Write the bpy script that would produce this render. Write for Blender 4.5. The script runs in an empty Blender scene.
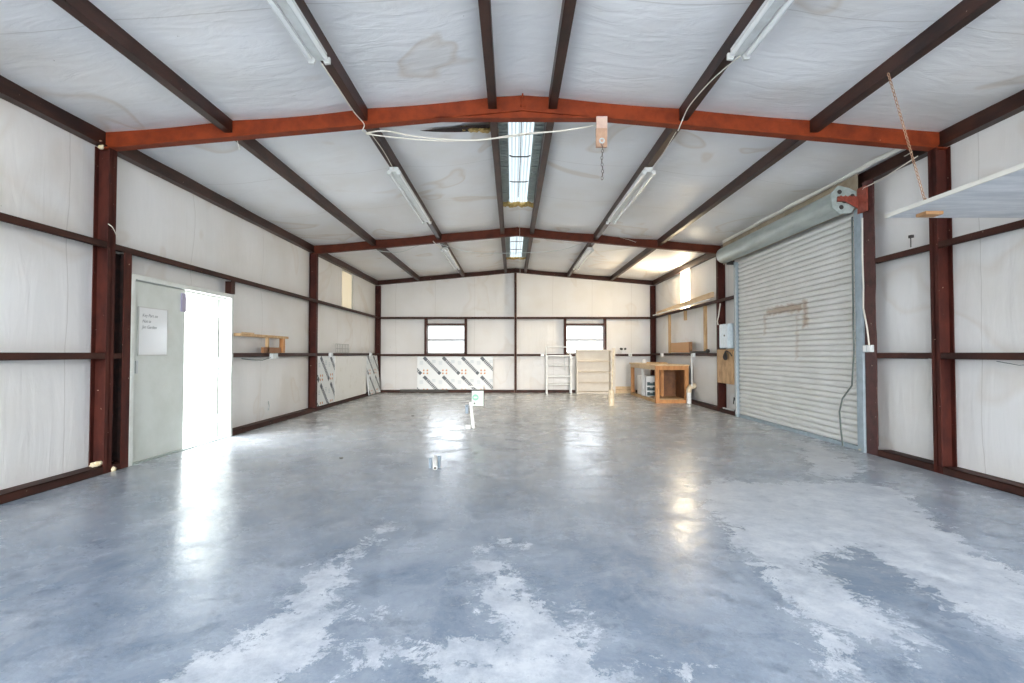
import bpy, bmesh, math, random
import numpy as np
from mathutils import Vector, Matrix
random.seed(7)
PI = math.pi
S = bpy.context.scene
COL = S.collection
CX = 0.108            # the building's centre line
EYE = 1.2

# ------------------------------------------------------------------ camera
cam_d = bpy.data.cameras.new('camera')
cam_d.sensor_width = 36
cam_d.lens = 500 / 1024 * 36
cam_d.clip_start = 0.05
cam = bpy.data.objects.new('camera', cam_d)
cam.location = (0, 0, EYE)
cam.rotation_euler = (PI / 2 + math.atan(11.9 / 500), 0, 0)
COL.objects.link(cam)
S.camera = cam

# ------------------------------------------------------------------ view, sky, sun, daylight
S.view_settings.view_transform = 'Standard'
S.view_settings.look = 'None'
S.view_settings.gamma = 1
S.view_settings.use_curve_mapping = False
S.view_settings.exposure = 1.98

w = bpy.data.worlds.new('sky')
S.world = w
w.use_nodes = True
bg = w.node_tree.nodes['Background']
bg.inputs[0].default_value = (0.90, 0.95, 1.0, 1)
bg.inputs[1].default_value = 3.2

def sun(name, el, az, strength, angle, color):
    """az = the direction the light travels, degrees from +Y towards +X"""
    l = bpy.data.lights.new(name, 'SUN')
    l.energy = strength; l.angle = math.radians(angle); l.color = color
    o = bpy.data.objects.new(name, l); COL.objects.link(o)
    e, a = math.radians(el), math.radians(az)
    d = Vector((math.sin(a) * math.cos(e), math.cos(a) * math.cos(e), -math.sin(e)))
    o.rotation_euler = d.to_track_quat('-Z', 'Y').to_euler()
    o.location = (0, -8, 8)
    return o
sun('low_hazy_sun', 7.0, 0, 0.48, 12, (1.0, 0.93, 0.84))

def area(name, loc, dirv, sx, sy, power, color, portal=False):
    l = bpy.data.lights.new(name, 'AREA')
    l.shape = 'RECTANGLE'; l.size = sx; l.size_y = sy; l.energy = power; l.color = color
    o = bpy.data.objects.new(name, l); COL.objects.link(o)
    o.location = loc
    o.rotation_euler = Vector(dirv).to_track_quat('-Z', 'Y').to_euler()
    if portal:
        l.cycles.is_portal = True
    return o
area('portal_front', (CX, -5.15, 1.9), (0, 1, 0), 9.2, 4.2, 1, (1, 1, 1), True)
area('daylight_window_left', (-2.05, 15.66, 1.66), (0, -1, -0.05), 1.1, 0.8, 9, (0.93, 0.97, 1.0))
area('daylight_window_right', (2.246, 15.66, 1.66), (0, -1, -0.05), 1.1, 0.8, 9, (0.93, 0.97, 1.0))
area('daylight_wall_panel', (4.40, 12.8, 2.85), (-1, 0, 0.05), 0.55, 0.7, 17, (1.0, 0.80, 0.52))
area('daylight_door', (-4.6, 6.75, 1.05), (1, 0, 0), 0.8, 1.9, 4, (0.93, 0.97, 1.0))

# ------------------------------------------------------------------ materials
MATS = {}
def mat(name, color, rough=0.6, metal=0.0, noise=0.0, nscale=8.0, color2=None, bump=0.0, bscale=20.0,
        emit=0.0, emit_color=None, spec=0.5, stretch=(1, 1, 1), lo=0.4, hi=0.65, speck=None, speck_amt=0.0):
    if name in MATS: return MATS[name]
    m = bpy.data.materials.new(name); m.use_nodes = True
    nt = m.node_tree; N = nt.nodes; L = nt.links
    b = N['Principled BSDF']
    b.inputs['Base Color'].default_value = (*color, 1)
    b.inputs['Roughness'].default_value = rough
    b.inputs['Metallic'].default_value = metal
    b.inputs['Specular IOR Level'].default_value = spec
    geo = N.new('ShaderNodeNewGeometry')
    mp = N.new('ShaderNodeMapping'); mp.inputs['Scale'].default_value = stretch
    L.new(geo.outputs['Position'], mp.inputs['Vector'])
    col = None
    if color2 is not None:
        nz = N.new('ShaderNodeTexNoise'); nz.inputs['Scale'].default_value = nscale
        nz.inputs['Detail'].default_value = 6; nz.inputs['Roughness'].default_value = 0.65
        L.new(mp.outputs[0], nz.inputs['Vector'])
        r = N.new('ShaderNodeMapRange'); r.inputs[1].default_value = lo; r.inputs[2].default_value = hi
        L.new(nz.outputs[0], r.inputs[0])
        mx = N.new('ShaderNodeMix'); mx.data_type = 'RGBA'
        mx.inputs[6].default_value = (*color, 1); mx.inputs[7].default_value = (*color2, 1)
        L.new(r.outputs[0], mx.inputs[0]); col = mx.outputs[2]
    if speck is not None:
        nz = N.new('ShaderNodeTexNoise'); nz.inputs['Scale'].default_value = 26
        nz.inputs['Detail'].default_value = 3
        L.new(geo.outputs['Position'], nz.inputs['Vector'])
        r = N.new('ShaderNodeMapRange'); r.inputs[1].default_value = speck_amt; r.inputs[2].default_value = speck_amt + 0.03
        L.new(nz.outputs[0], r.inputs[0])
        mx = N.new('ShaderNodeMix'); mx.data_type = 'RGBA'
        if col: L.new(col, mx.inputs[6])
        else: mx.inputs[6].default_value = (*color, 1)
        mx.inputs[7].default_value = (*speck, 1)
        L.new(r.outputs[0], mx.inputs[0]); col = mx.outputs[2]
    if col: L.new(col, b.inputs['Base Color'])
    if bump > 0:
        nz = N.new('ShaderNodeTexNoise'); nz.inputs['Scale'].default_value = bscale
        nz.inputs['Detail'].default_value = 4
        L.new(mp.outputs[0], nz.inputs['Vector'])
        bp = N.new('ShaderNodeBump'); bp.inputs['Strength'].default_value = bump; bp.inputs['Distance'].default_value = 0.02
        L.new(nz.outputs[0], bp.inputs['Height']); L.new(bp.outputs[0], b.inputs['Normal'])
    if emit > 0:
        b.inputs['Emission Color'].default_value = (*(emit_color or color), 1)
        b.inputs['Emission Strength'].default_value = emit
    MATS[name] = m
    return m

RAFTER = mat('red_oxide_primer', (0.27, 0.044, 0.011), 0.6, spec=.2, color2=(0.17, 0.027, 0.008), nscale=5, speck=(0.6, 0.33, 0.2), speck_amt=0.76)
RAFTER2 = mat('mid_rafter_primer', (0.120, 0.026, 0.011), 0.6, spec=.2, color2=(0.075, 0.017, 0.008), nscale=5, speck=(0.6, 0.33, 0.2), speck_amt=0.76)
COLUMN = mat('column_primer', (0.085, 0.020, 0.013), 0.6, spec=.2, color2=(0.040, 0.010, 0.008), nscale=7, stretch=(1, 1, .35), speck=(0.55, 0.4, 0.3), speck_amt=0.73)
PURLIN = mat('purlin_primer', (0.062, 0.023, 0.014), 0.45, spec=.4, color2=(0.020, 0.007, 0.005), nscale=6, stretch=(1, .3, 1), speck=(0.45, 0.33, 0.25), speck_amt=0.74)
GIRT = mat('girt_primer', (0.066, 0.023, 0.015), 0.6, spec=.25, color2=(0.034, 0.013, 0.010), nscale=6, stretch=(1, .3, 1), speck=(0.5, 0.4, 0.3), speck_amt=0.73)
DARK = mat('cavity_shade', (0.02, 0.012, 0.01), 0.8, color2=(0.05, 0.02, 0.015), nscale=12)  # near black colour standing in for shade inside recesses
WHITE_METAL = mat('white_enamel', (0.74, 0.76, 0.74), 0.35, color2=(0.64, 0.65, 0.62), nscale=9)
TUBE = mat('tube_glass', (0.88, 0.90, 0.88), 0.2)
DOOR = mat('door_enamel', (0.70, 0.73, 0.68), 0.42, color2=(0.63, 0.66, 0.60), nscale=2.5, speck=(0.4, 0.38, 0.33), speck_amt=0.78)
DFRAME = mat('door_frame_enamel', (0.74, 0.76, 0.72), 0.4, color2=(0.66, 0.67, 0.62), nscale=6)
BOARD = mat('white_marker_board', (0.84, 0.85, 0.84), 0.12)
INK = mat('ink', (0.10, 0.10, 0.10), 0.6)
GALV = mat('galvanised_steel', (0.50, 0.56, 0.54), 0.38, 0.35, color2=(0.38, 0.44, 0.43), nscale=10, stretch=(1, .2, 1))
GUIDE = mat('door_guide_steel', (0.42, 0.50, 0.55), 0.45, 0.2, color2=(0.33, 0.40, 0.44), nscale=10)
PINE = mat('pine_lumber', (0.62, 0.42, 0.22), 0.65, color2=(0.46, 0.27, 0.12), nscale=14, stretch=(1, 1, .25), bump=.2)
WARMWOOD = mat('orange_lumber', (0.58, 0.27, 0.09), 0.55, color2=(0.42, 0.17, 0.05), nscale=14, stretch=(1, 1, .25), bump=.2)
PALEWOOD = mat('pale_lumber', (0.74, 0.56, 0.35), 0.65, color2=(0.60, 0.42, 0.24), nscale=14, stretch=(1, .25, 1), bump=.2)
PLY = mat('plywood_sheet', (0.62, 0.40, 0.21), 0.7, color2=(0.36, 0.20, 0.09), nscale=9, stretch=(1, 1, .5), lo=.45, hi=.7)
CREAM = mat('cream_paint', (0.78, 0.73, 0.64), 0.55, color2=(0.71, 0.65, 0.56), nscale=3)
CARD = mat('cardboard', (0.55, 0.33, 0.17), 0.8)
PLASTIC = mat('white_plastic', (0.84, 0.85, 0.84), 0.35)
DRAWER = mat('dark_green_plastic', (0.03, 0.07, 0.08), 0.3)
PVC = mat('white_pvc', (0.82, 0.82, 0.79), 0.35)
PVCTAN = mat('aged_pvc', (0.80, 0.70, 0.52), 0.45, color2=(0.62, 0.47, 0.28), nscale=20)
GREYPIPE = mat('grey_conduit', (0.22, 0.28, 0.34), 0.5)
BOXGREY = mat('outlet_box_steel', (0.60, 0.64, 0.64), 0.4, 0.2)
PANELB = mat('electric_panel_enamel', (0.60, 0.68, 0.72), 0.4, color2=(0.5, 0.58, 0.62), nscale=20)
CABLE = mat('cable_white', (0.80, 0.76, 0.66), 0.5)
CABLEG = mat('rope_green_grey', (0.10, 0.12, 0.11), 0.7)
CABLED = mat('cable_dark', (0.05, 0.045, 0.04), 0.6)
CHAIN = mat('rusty_chain', (0.50, 0.32, 0.20), 0.5, 0.2, color2=(0.34, 0.17, 0.10), nscale=30)
CHAIND = mat('dark_chain', (0.12, 0.09, 0.08), 0.5, 0.4)
FLUFF = mat('yellow_insulation', (0.62, 0.44, 0.16), 0.95, color2=(0.40, 0.26, 0.08), nscale=30, bump=.8, bscale=60)
FOAM = mat('spray_foam', (0.75, 0.62, 0.35), 0.9, color2=(0.85, 0.78, 0.60), nscale=30)
DECK = mat('grey_roof_deck', (0.36, 0.42, 0.40), 0.5, 0.1, color2=(0.25, 0.30, 0.29), nscale=16)
OUT = mat('exterior_concrete', (0.75, 0.74, 0.72), 0.9)
SHEET = mat('white_painted_shelf', (0.82, 0.84, 0.86), 0.6, color2=(0.62, 0.65, 0.68), nscale=5, stretch=(.4, 2, 1))
EDGE = mat('pale_shelf_edge', (0.80, 0.78, 0.70), 0.6)
OUTERSKIN = mat('outer_metal_skin', (0.5, 0.5, 0.48), 0.6)
REDBR = mat('bracket_red_oxide', (0.36, 0.08, 0.05), 0.5, color2=(0.22, 0.05, 0.03), nscale=20)
BROWNPOST = mat('post_primer', (0.10, 0.034, 0.030), 0.5, color2=(0.05, 0.018, 0.016), nscale=10, speck=(0.5, 0.4, 0.3), speck_amt=0.72)

def insulation(name, base, warm, seam_axis, seam_step, seam_off, bscale_vec, stain=0.2, bump=0.15):
    """white vinyl faced insulation: soft wrinkles, cross seams, water marks and specks of dirt"""
    m = bpy.data.materials.new(name); m.use_nodes = True
    nt = m.node_tree; N = nt.nodes; L = nt.links
    b = N['Principled BSDF']; b.inputs['Roughness'].default_value = 0.5
    b.inputs['Specular IOR Level'].default_value = 0.3
    geo = N.new('ShaderNodeNewGeometry')
    # large warm stains
    n1 = N.new('ShaderNodeTexNoise'); n1.inputs['Scale'].default_value = 0.9; n1.inputs['Detail'].default_value = 5
    L.new(geo.outputs['Position'], n1.inputs['Vector'])
    r1 = N.new('ShaderNodeMapRange'); r1.inputs[1].default_value = 0.45; r1.inputs[2].default_value = 0.75
    L.new(n1.outputs[0], r1.inputs[0])
    mx = N.new('ShaderNodeMix'); mx.data_type = 'RGBA'
    mx.inputs[6].default_value = (*base, 1); mx.inputs[7].default_value = (*warm, 1)
    L.new(r1.outputs[0], mx.inputs[0])
    # rings of water marks
    n2 = N.new('ShaderNodeTexNoise'); n2.inputs['Scale'].default_value = 0.75; n2.inputs['Detail'].default_value = 2
    n2.inputs['Distortion'].default_value = 0.6
    L.new(geo.outputs['Position'], n2.inputs['Vector'])
    cr = N.new('ShaderNodeValToRGB')
    e = cr.color_ramp.elements
    e[0].position = 0.60; e[0].color = (0, 0, 0, 1)
    e[1].position = 0.625; e[1].color = (1, 1, 1, 1)
    x = cr.color_ramp.elements.new(0.66); x.color = (0.25, 0.25, 0.25, 1)
    L.new(n2.outputs[0], cr.inputs[0])
    ml = N.new('ShaderNodeMath'); ml.operation = 'MULTIPLY'; ml.inputs[1].default_value = stain
    L.new(cr.outputs[0], ml.inputs[0])
    mx2 = N.new('ShaderNodeMix'); mx2.data_type = 'RGBA'
    L.new(ml.outputs[0], mx2.inputs[0]); L.new(mx.outputs[2], mx2.inputs[6])
    mx2.inputs[7].default_value = (0.55, 0.42, 0.28, 1)
    # specks
    n3 = N.new('ShaderNodeTexNoise'); n3.inputs['Scale'].default_value = 11; n3.inputs['Detail'].default_value = 4
    n3.inputs['Roughness'].default_value = 0.7
    L.new(geo.outputs['Position'], n3.inputs['Vector'])
    r3 = N.new('ShaderNodeMapRange'); r3.inputs[1].default_value = 0.735; r3.inputs[2].default_value = 0.76
    L.new(n3.outputs[0], r3.inputs[0])
    ms = N.new('ShaderNodeMath'); ms.operation = 'MULTIPLY'; ms.inputs[1].default_value = 0.7
    L.new(r3.outputs[0], ms.inputs[0])
    mx3 = N.new('ShaderNodeMix'); mx3.data_type = 'RGBA'
    L.new(ms.outputs[0], mx3.inputs[0]); L.new(mx2.outputs[2], mx3.inputs[6])
    mx3.inputs[7].default_value = (0.20, 0.17, 0.13, 1)
    # tape seams
    sp = N.new('ShaderNodeSeparateXYZ'); L.new(geo.outputs['Position'], sp.inputs[0])
    a = N.new('ShaderNodeMath'); a.operation = 'ADD'; a.inputs[1].default_value = 100 * seam_step - seam_off
    L.new(sp.outputs[seam_axis], a.inputs[0])
    wob = N.new('ShaderNodeMath'); wob.operation = 'MULTIPLY_ADD'; wob.inputs[1].default_value = 0.10
    L.new(n1.outputs[0], wob.inputs[0]); L.new(a.outputs[0], wob.inputs[2])
    md = N.new('ShaderNodeMath'); md.operation = 'MODULO'; md.inputs[1].default_value = seam_step
    L.new(wob.outputs[0], md.inputs[0])
    lt = N.new('ShaderNodeMath'); lt.operation = 'LESS_THAN'; lt.inputs[1].default_value = 0.010
    L.new(md.outputs[0], lt.inputs[0])
    ls = N.new('ShaderNodeMath'); ls.operation = 'MULTIPLY'; ls.inputs[1].default_value = 0.28
    L.new(lt.outputs[0], ls.inputs[0])
    mx4 = N.new('ShaderNodeMix'); mx4.data_type = 'RGBA'
    L.new(ls.outputs[0], mx4.inputs[0]); L.new(mx3.outputs[2], mx4.inputs[6])
    mx4.inputs[7].default_value = (0.34, 0.30, 0.25, 1)
    L.new(mx4.outputs[2], b.inputs['Base Color'])
    # wrinkles
    mp = N.new('ShaderNodeMapping'); mp.inputs['Scale'].default_value = bscale_vec
    L.new(geo.outputs['Position'], mp.inputs['Vector'])
    n4 = N.new('ShaderNodeTexNoise'); n4.inputs['Scale'].default_value = 2.2; n4.inputs['Detail'].default_value = 5
    n4.inputs['Distortion'].default_value = 0.8
    L.new(mp.outputs[0], n4.inputs['Vector'])
    bp = N.new('ShaderNodeBump'); bp.inputs['Strength'].default_value = bump; bp.inputs['Distance'].default_value = 0.05
    L.new(n4.outputs[0], bp.inputs['Height']); L.new(bp.outputs[0], b.inputs['Normal'])
    MATS[name] = m
    return m
CEIL = insulation('ceiling_vinyl', (0.86, 0.86, 0.86), (0.80, 0.77, 0.73), 1, 1.55, 0.45, (1.2, 3.5, 1), .35, .22)
WALL = insulation('wall_vinyl', (0.86, 0.85, 0.83), (0.79, 0.76, 0.71), 1, 1.83, 1.1, (1, 3.5, .6), .18)
WALLB = insulation('back_wall_vinyl', (0.84, 0.83, 0.81), (0.78, 0.75, 0.70), 0, 1.22, .1, (3.5, 1, .6), .15)

def glow(name, color, strength, ribs=None, tint=(0.8, 0.8, 0.8)):
    m = bpy.data.materials.new(name); m.use_nodes = True
    nt = m.node_tree; N = nt.nodes; L = nt.links
    b = N['Principled BSDF']
    b.inputs['Base Color'].default_value = (*tint, 1); b.inputs['Roughness'].default_value = 0.4
    b.inputs['Emission Color'].default_value = (*color, 1)
    b.inputs['Emission Strength'].default_value = strength
    if ribs:
        geo = N.new('ShaderNodeNewGeometry'); wv = N.new('ShaderNodeTexWave')
        wv.inputs['Scale'].default_value = ribs[1]; wv.bands_direction = ribs[0]; wv.inputs['Distortion'].default_value = .5
        L.new(geo.outputs['Position'], wv.inputs['Vector'])
        r = N.new('ShaderNodeMapRange'); r.inputs[3].default_value = strength * ribs[2]; r.inputs[4].default_value = strength
        L.new(wv.outputs[1], r.inputs[0]); L.new(r.outputs[0], b.inputs['Emission Strength'])
    MATS[name] = m
    return m
SUNPANEL = glow('sunlit_fibreglass', (1.0, 0.90, 0.70), 4.0)
PALEPANEL = glow('pale_yellow_fibreglass', (1.0, 0.84, 0.56), 0.17, ('Y', 4.2, .45), (.6, .56, .46))
SKYPANEL = glow('clear_ridge_panel', (0.80, 0.93, 1.0), 0.32, ('X', 7.0, .30), (.35, .4, .42))

def glass():
    m = bpy.data.materials.new('window_glass'); m.use_nodes = True  # pane tinted grey to dim the daylight behind it
    nt = m.node_tree; N = nt.nodes; L = nt.links
    for n in list(N):
        if n.type != 'OUTPUT_MATERIAL': N.remove(n)
    out = [n for n in N if n.type == 'OUTPUT_MATERIAL'][0]
    t = N.new('ShaderNodeBsdfTransparent'); t.inputs[0].default_value = (.62, .63, .64, 1); g = N.new('ShaderNodeBsdfGlossy'); g.inputs['Roughness'].default_value = 0.05
    mx = N.new('ShaderNodeMixShader'); mx.inputs[0].default_value = 0.08
    L.new(t.outputs[0], mx.inputs[1]); L.new(g.outputs[0], mx.inputs[2]); L.new(mx.outputs[0], out.inputs[0])
    return m
GLASS = glass()

# ------------------------------------------------------------------ mesh helpers
class MB:
    """collects shapes that become ONE mesh object"""
    def __init__(s): s.v = []; s.f = []; s.m = []; s.sm = []; s.cur = 0
    def add(s, vs, fs, smooth=False):
        o = len(s.v); s.v += [tuple(v) for v in vs]
        for f in fs:
            s.f.append([o + i for i in f]); s.m.append(s.cur); s.sm.append(smooth)
        return s
    def box(s, x0, x1, y0, y1, z0, z1):
        x0, x1 = sorted((x0, x1)); y0, y1 = sorted((y0, y1)); z0, z1 = sorted((z0, z1))
        vs = [(x0,y0,z0),(x1,y0,z0),(x1,y1,z0),(x0,y1,z0),(x0,y0,z1),(x1,y0,z1),(x1,y1,z1),(x0,y1,z1)]
        return s.add(vs, [(0,3,2,1),(4,5,6,7),(0,1,5,4),(1,2,6,5),(2,3,7,6),(3,0,4,7)])
    def prism_y(s, pts, y0, y1):
        n = len(pts)
        vs = [(x, y0, z) for x, z in pts] + [(x, y1, z) for x, z in pts]
        fs = [tuple(range(n)), tuple(range(2*n-1, n-1, -1))] + [(i, i+n, (i+1) % n + n, (i+1) % n) for i in range(n)]
        return s.add(vs, fs)
    def prism_x(s, pts, x0, x1):
        n = len(pts)
        vs = [(x0, y, z) for y, z in pts] + [(x1, y, z) for y, z in pts]
        fs = [tuple(range(n)), tuple(range(2*n-1, n-1, -1))] + [(i, i+n, (i+1) % n + n, (i+1) % n) for i in range(n)]
        return s.add(vs, fs)
    def bar(s, a, b, w, h, up=(0, 0, 1)):
        a = Vector(a); b = Vector(b); d = (b - a).normalized(); u = Vector(up)
        if abs(d.dot(u)) > .95: u = Vector((0, 1, 0))
        r = d.cross(u).normalized(); u = r.cross(d).normalized()
        vs = []
        for p in (a, b):
            for i, j in ((-1,-1),(1,-1),(1,1),(-1,1)):
                vs.append(p + r * (i * w / 2) + u * (j * h / 2))
        return s.add(vs, [(0,1,2,3),(7,6,5,4),(0,4,5,1),(1,5,6,2),(2,6,7,3),(3,7,4,0)])
    def tube(s, pts, r, n=10, caps=True):
        pts = [Vector(p) for p in pts]; rs = r if isinstance(r, (list, tuple)) else [r] * len(pts)
        vs = []; fs = []; prev = None
        for i, p in enumerate(pts):
            d = (pts[min(i+1, len(pts)-1)] - pts[max(i-1, 0)]).normalized()
            if prev is None:
                u = Vector((0,0,1)) if abs(d.z) < .9 else Vector((1,0,0))
                u = (u - d * u.dot(d)).normalized()
            else:
                u = (prev - d * prev.dot(d)).normalized()
            prev = u; q = d.cross(u)
            for k in range(n):
                a = 2 * PI * k / n
                vs.append(p + (u * math.cos(a) + q * math.sin(a)) * rs[i])
        for i in range(len(pts) - 1):
            for k in range(n):
                fs.append((i*n+k, i*n+(k+1) % n, (i+1)*n+(k+1) % n, (i+1)*n+k))
        s.add(vs, fs, True)
        if caps:
            s.add(vs[:n], [tuple(range(n-1, -1, -1))]); s.add(vs[-n:], [tuple(range(n))])
        return s
    def torus(s, c, ax, R, r, n=14, k=6, sx=1.0, long_ax=None):
        c = Vector(c); ax = Vector(ax).normalized()
        u = Vector(long_ax).normalized() if long_ax else (Vector((0,0,1)) if abs(ax.z) < .9 else Vector((1,0,0)))
        u = (u - ax * u.dot(ax)).normalized(); q = ax.cross(u)
        vs = []; fs = []
        for i in range(n):
            a = 2*PI*i/n
            o = u * math.cos(a) * R * sx + q * math.sin(a) * R
            rd = (u * math.cos(a) + q * math.sin(a)).normalized()
            for j in range(k):
                b = 2*PI*j/k
                vs.append(c + o + rd * math.cos(b) * r + ax * math.sin(b) * r)
        for i in range(n):
            for j in range(k):
                fs.append((i*k+j, ((i+1) % n)*k+j, ((i+1) % n)*k+(j+1) % k, i*k+(j+1) % k))
        return s.add(vs, fs, True)
    def blob(s, c, rx, ry, rz, seed=0, jit=0.25, n=10, m=7):
        rnd = random.Random(seed); vs = []; fs = []
        for i in range(m + 1):
            t = PI * i / m
            for j in range(n):
                a = 2*PI*j/n; q = 1 + rnd.uniform(-jit, jit) if 0 < i < m else 1
                vs.append((c[0]+rx*q*math.sin(t)*math.cos(a), c[1]+ry*q*math.sin(t)*math.sin(a), c[2]+rz*q*math.cos(t)))
        for i in range(m):
            for j in range(n):
                fs.append((i*n+j, (i+1)*n+j, (i+1)*n+(j+1) % n, i*n+(j+1) % n))
        return s.add(vs, fs, True)
    def build(s, name, mats, parent=None, bevel=0.0):
        me = bpy.data.meshes.new(name)
        off = Vector(parent.location) if parent is not None else Vector((0,0,0))
        p = parent
        while p is not None and p.parent is not None:
            p = p.parent; off = off + Vector(p.location)
        me.from_pydata([tuple(Vector(v) - off) for v in s.v], [], s.f)
        if not isinstance(mats, (list, tuple)): mats = [mats]
        for m in mats: me.materials.append(m)
        for i, p in enumerate(me.polygons):
            p.material_index = min(s.m[i], len(mats) - 1); p.use_smooth = s.sm[i]
        bm = bmesh.new(); bm.from_mesh(me); bmesh.ops.recalc_face_normals(bm, faces=bm.faces); bm.to_mesh(me); bm.free()
        o = bpy.data.objects.new(name, me); COL.objects.link(o)
        if parent is not None: o.parent = parent
        if bevel:
            bv = o.modifiers.new('bevel', 'BEVEL'); bv.width = bevel; bv.segments = 2; bv.limit_method = 'ANGLE'
        return o

def tag(o, label, cat=None, group=None, kind=None):
    o['label'] = label
    if cat: o['category'] = cat
    if group: o['group'] = group
    if kind: o['kind'] = kind
    return o
def struct(o, label=None):
    o['kind'] = 'structure'
    if label: o['label'] = label; 
    return o
def thing(name, loc, label, cat, group=None):
    o = bpy.data.objects.new(name, None); COL.objects.link(o); o.location = loc
    o.empty_display_size = .1
    return tag(o, label, cat, group)
def dup_tree(o, parent=None, delta=(0, 0, 0)):
    c = o.copy(); COL.objects.link(c)
    if parent is not None: c.parent = parent
    else: c.location = Vector(o.location) + Vector(delta)
    for ch in [x for x in bpy.data.objects if x.parent == o]: dup_tree(ch, c)
    return c

# key dimensions
H = 4.17                      # centre line to the column's inner face
XL, XR = CX - H, CX + H       # inner planes of the columns
WL, WR = XL - 0.16, XR + 0.16 # insulation planes of the side walls
YF = [-0.30, 5.05, 10.40, 15.42]
YB = 15.53
Y0 = -5.0
ZR = 3.855
def zc(x): return ZR - 0.091 * abs(x - CX)
PX = [-2.96, -1.585, -0.27, 0.27, 1.60, 2.93]

# ------------------------------------------------------------------ floor
def build_floor():
    nx, ny = 170, 410
    xs = np.linspace(WL - .1, WR + .1, nx); ys = np.linspace(Y0, YB + .1, ny)
    X, Yg = np.meshgrid(xs, ys)
    def seg(ax, ay, bx, by, wa, wb):
        dx, dy = bx-ax, by-ay; t = np.clip(((X-ax)*dx+(Yg-ay)*dy)/(dx*dx+dy*dy), 0, 1)
        d = np.hypot(X-(ax+t*dx), Yg-(ay+t*dy)); wdt = wa+(wb-wa)*t
        return wdt - d
    def P(px, py):
        p = math.atan(11.9/500); u, v = (px-512)/500, (341.5-py)/500
        dy = math.cos(p) - v*math.sin(p); dz = math.sin(p) + v*math.cos(p); k = -EYE/dz
        return (u*k, dy*k)
    def ps(a, b, wa, wb): return seg(*P(*a), *P(*b), wa, wb)
    def poly(pts):
        q = [P(*p) for p in pts]
        inside = np.zeros_like(X, bool); dmin = np.full_like(X, 9.)
        n = len(q)
        for i in range(n):
            (x1, y1), (x2, y2) = q[i], q[(i+1) % n]
            c = ((y1 > Yg) != (y2 > Yg)) & (X < (x2-x1)*(Yg-y1)/((y2-y1) + 1e-9)+x1)
            inside ^= c
            dx, dy = x2-x1, y2-y1; t = np.clip(((X-x1)*dx+(Yg-y1)*dy)/(dx*dx+dy*dy), 0, 1)
            dmin = np.minimum(dmin, np.hypot(X-(x1+t*dx), Yg-(y1+t*dy)))
        return np.where(inside, dmin, -dmin)
    white = np.full_like(X, -9.)
    big = poly([(692,486),(718,479),(762,483),(800,482),(862,481),(905,492),(935,520),(985,555),(1030,575),(1100,640),(1000,640),(930,590),
                (860,548),(812,560),(850,590),(905,625),(930,650),(905,656),(870,640),(838,632),(850,655),(890,700),(860,700),(820,650),(790,610),(768,580),(752,560),(735,545),(724,525),(700,505)])
    white = np.maximum(white, big)
    white = np.maximum(white, poly([(757,433),(800,440),(830,449),(850,462),(868,472),(845,478),(806,474),(812,466),(798,455),(805,450),(790,443)]) )
    for a, b, wa, wb in [((488,548),(505,600),.05,.16), ((505,600),(545,640),.12,.2), ((575,608),(560,640),.04,.12), ((410,655),(560,650),.1,.16),
                         ((450,668),(560,680),.1,.22), ((395,520),(345,560),.05,.05), ((330,570),(290,640),.12,.2), ((290,640),(200,690),.2,.25), ((345,618),(385,611),.03,.05),
                         ((330,640),(365,655),.04,.1), ((500,540),(525,545),.02,.05), ((585,675),(620,680),.02,.06), ((675,660),(690,672),.02,.05)]:
        white = np.maximum(white, ps(a, b, wa, wb) - .02)
    me = bpy.data.meshes.new('floor')
    vs = np.stack([X.ravel(), Yg.ravel(), np.zeros(X.size)], 1)
    idx = np.arange(nx * ny).reshape(ny, nx)
    fs = np.stack([idx[:-1, :-1].ravel(), idx[:-1, 1:].ravel(), idx[1:, 1:].ravel(), idx[1:, :-1].ravel()], 1)
    me.from_pydata(vs.tolist(), [], fs.tolist())
    at = me.attributes.new('paint', 'FLOAT', 'POINT')
    at.data.foreach_set('value', np.clip(white, -1, 1).astype(np.float32).ravel())
    o = bpy.data.objects.new('floor', me); COL.objects.link(o); struct(o, 'grey blue sealed concrete floor with worn pale paint patches')
    so = o.modifiers.new('slab', 'SOLIDIFY'); so.thickness = 0.15; so.offset = -1
    m = bpy.data.materials.new('sealed_concrete'); m.use_nodes = True
    nt = m.node_tree; N = nt.nodes; L = nt.links; b = N['Principled BSDF']
    geo = N.new('ShaderNodeNewGeometry')
    def noise(sc, det=6, rg=.6, dist=0.0, vec=None):
        n = N.new('ShaderNodeTexNoise'); n.inputs['Scale'].default_value = sc; n.inputs['Detail'].default_value = det
        n.inputs['Roughness'].default_value = rg; n.inputs['Distortion'].default_value = dist
        L.new(vec or geo.outputs['Position'], n.inputs['Vector']); return n.outputs[0]
    def mr(src, a, b_, c=0, d=1):
        r = N.new('ShaderNodeMapRange'); r.inputs[1].default_value = a; r.inputs[2].default_value = b_
        r.inputs[3].default_value = c; r.inputs[4].default_value = d; L.new(src, r.inputs[0]); return r.outputs[0]
    def mix(f, a, b_):
        x = N.new('ShaderNodeMix'); x.data_type = 'RGBA'; L.new(f, x.inputs[0])
        for k, v in ((6, a), (7, b_)):
            if isinstance(v, tuple): x.inputs[k].default_value = (*v, 1)
            else: L.new(v, x.inputs[k])
        return x.outputs[2]
    def mth(op, a, b_):
        x = N.new('ShaderNodeMath'); x.operation = op
        for k, v in ((0, a), (1, b_)):
            if isinstance(v, (int, float)): x.inputs[k].default_value = v
            else: L.new(v, x.inputs[k])
        return x.outputs[0]
    c = mix(mr(noise(1.3, 10, .72, .5), .36, .64), (0.19, 0.25, 0.34), (0.40, 0.46, 0.55))
    mp = N.new('ShaderNodeMapping'); mp.inputs['Scale'].default_value = (3.4, 1.6, 1); mp.inputs['Rotation'].default_value = (0, 0, .5)
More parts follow.
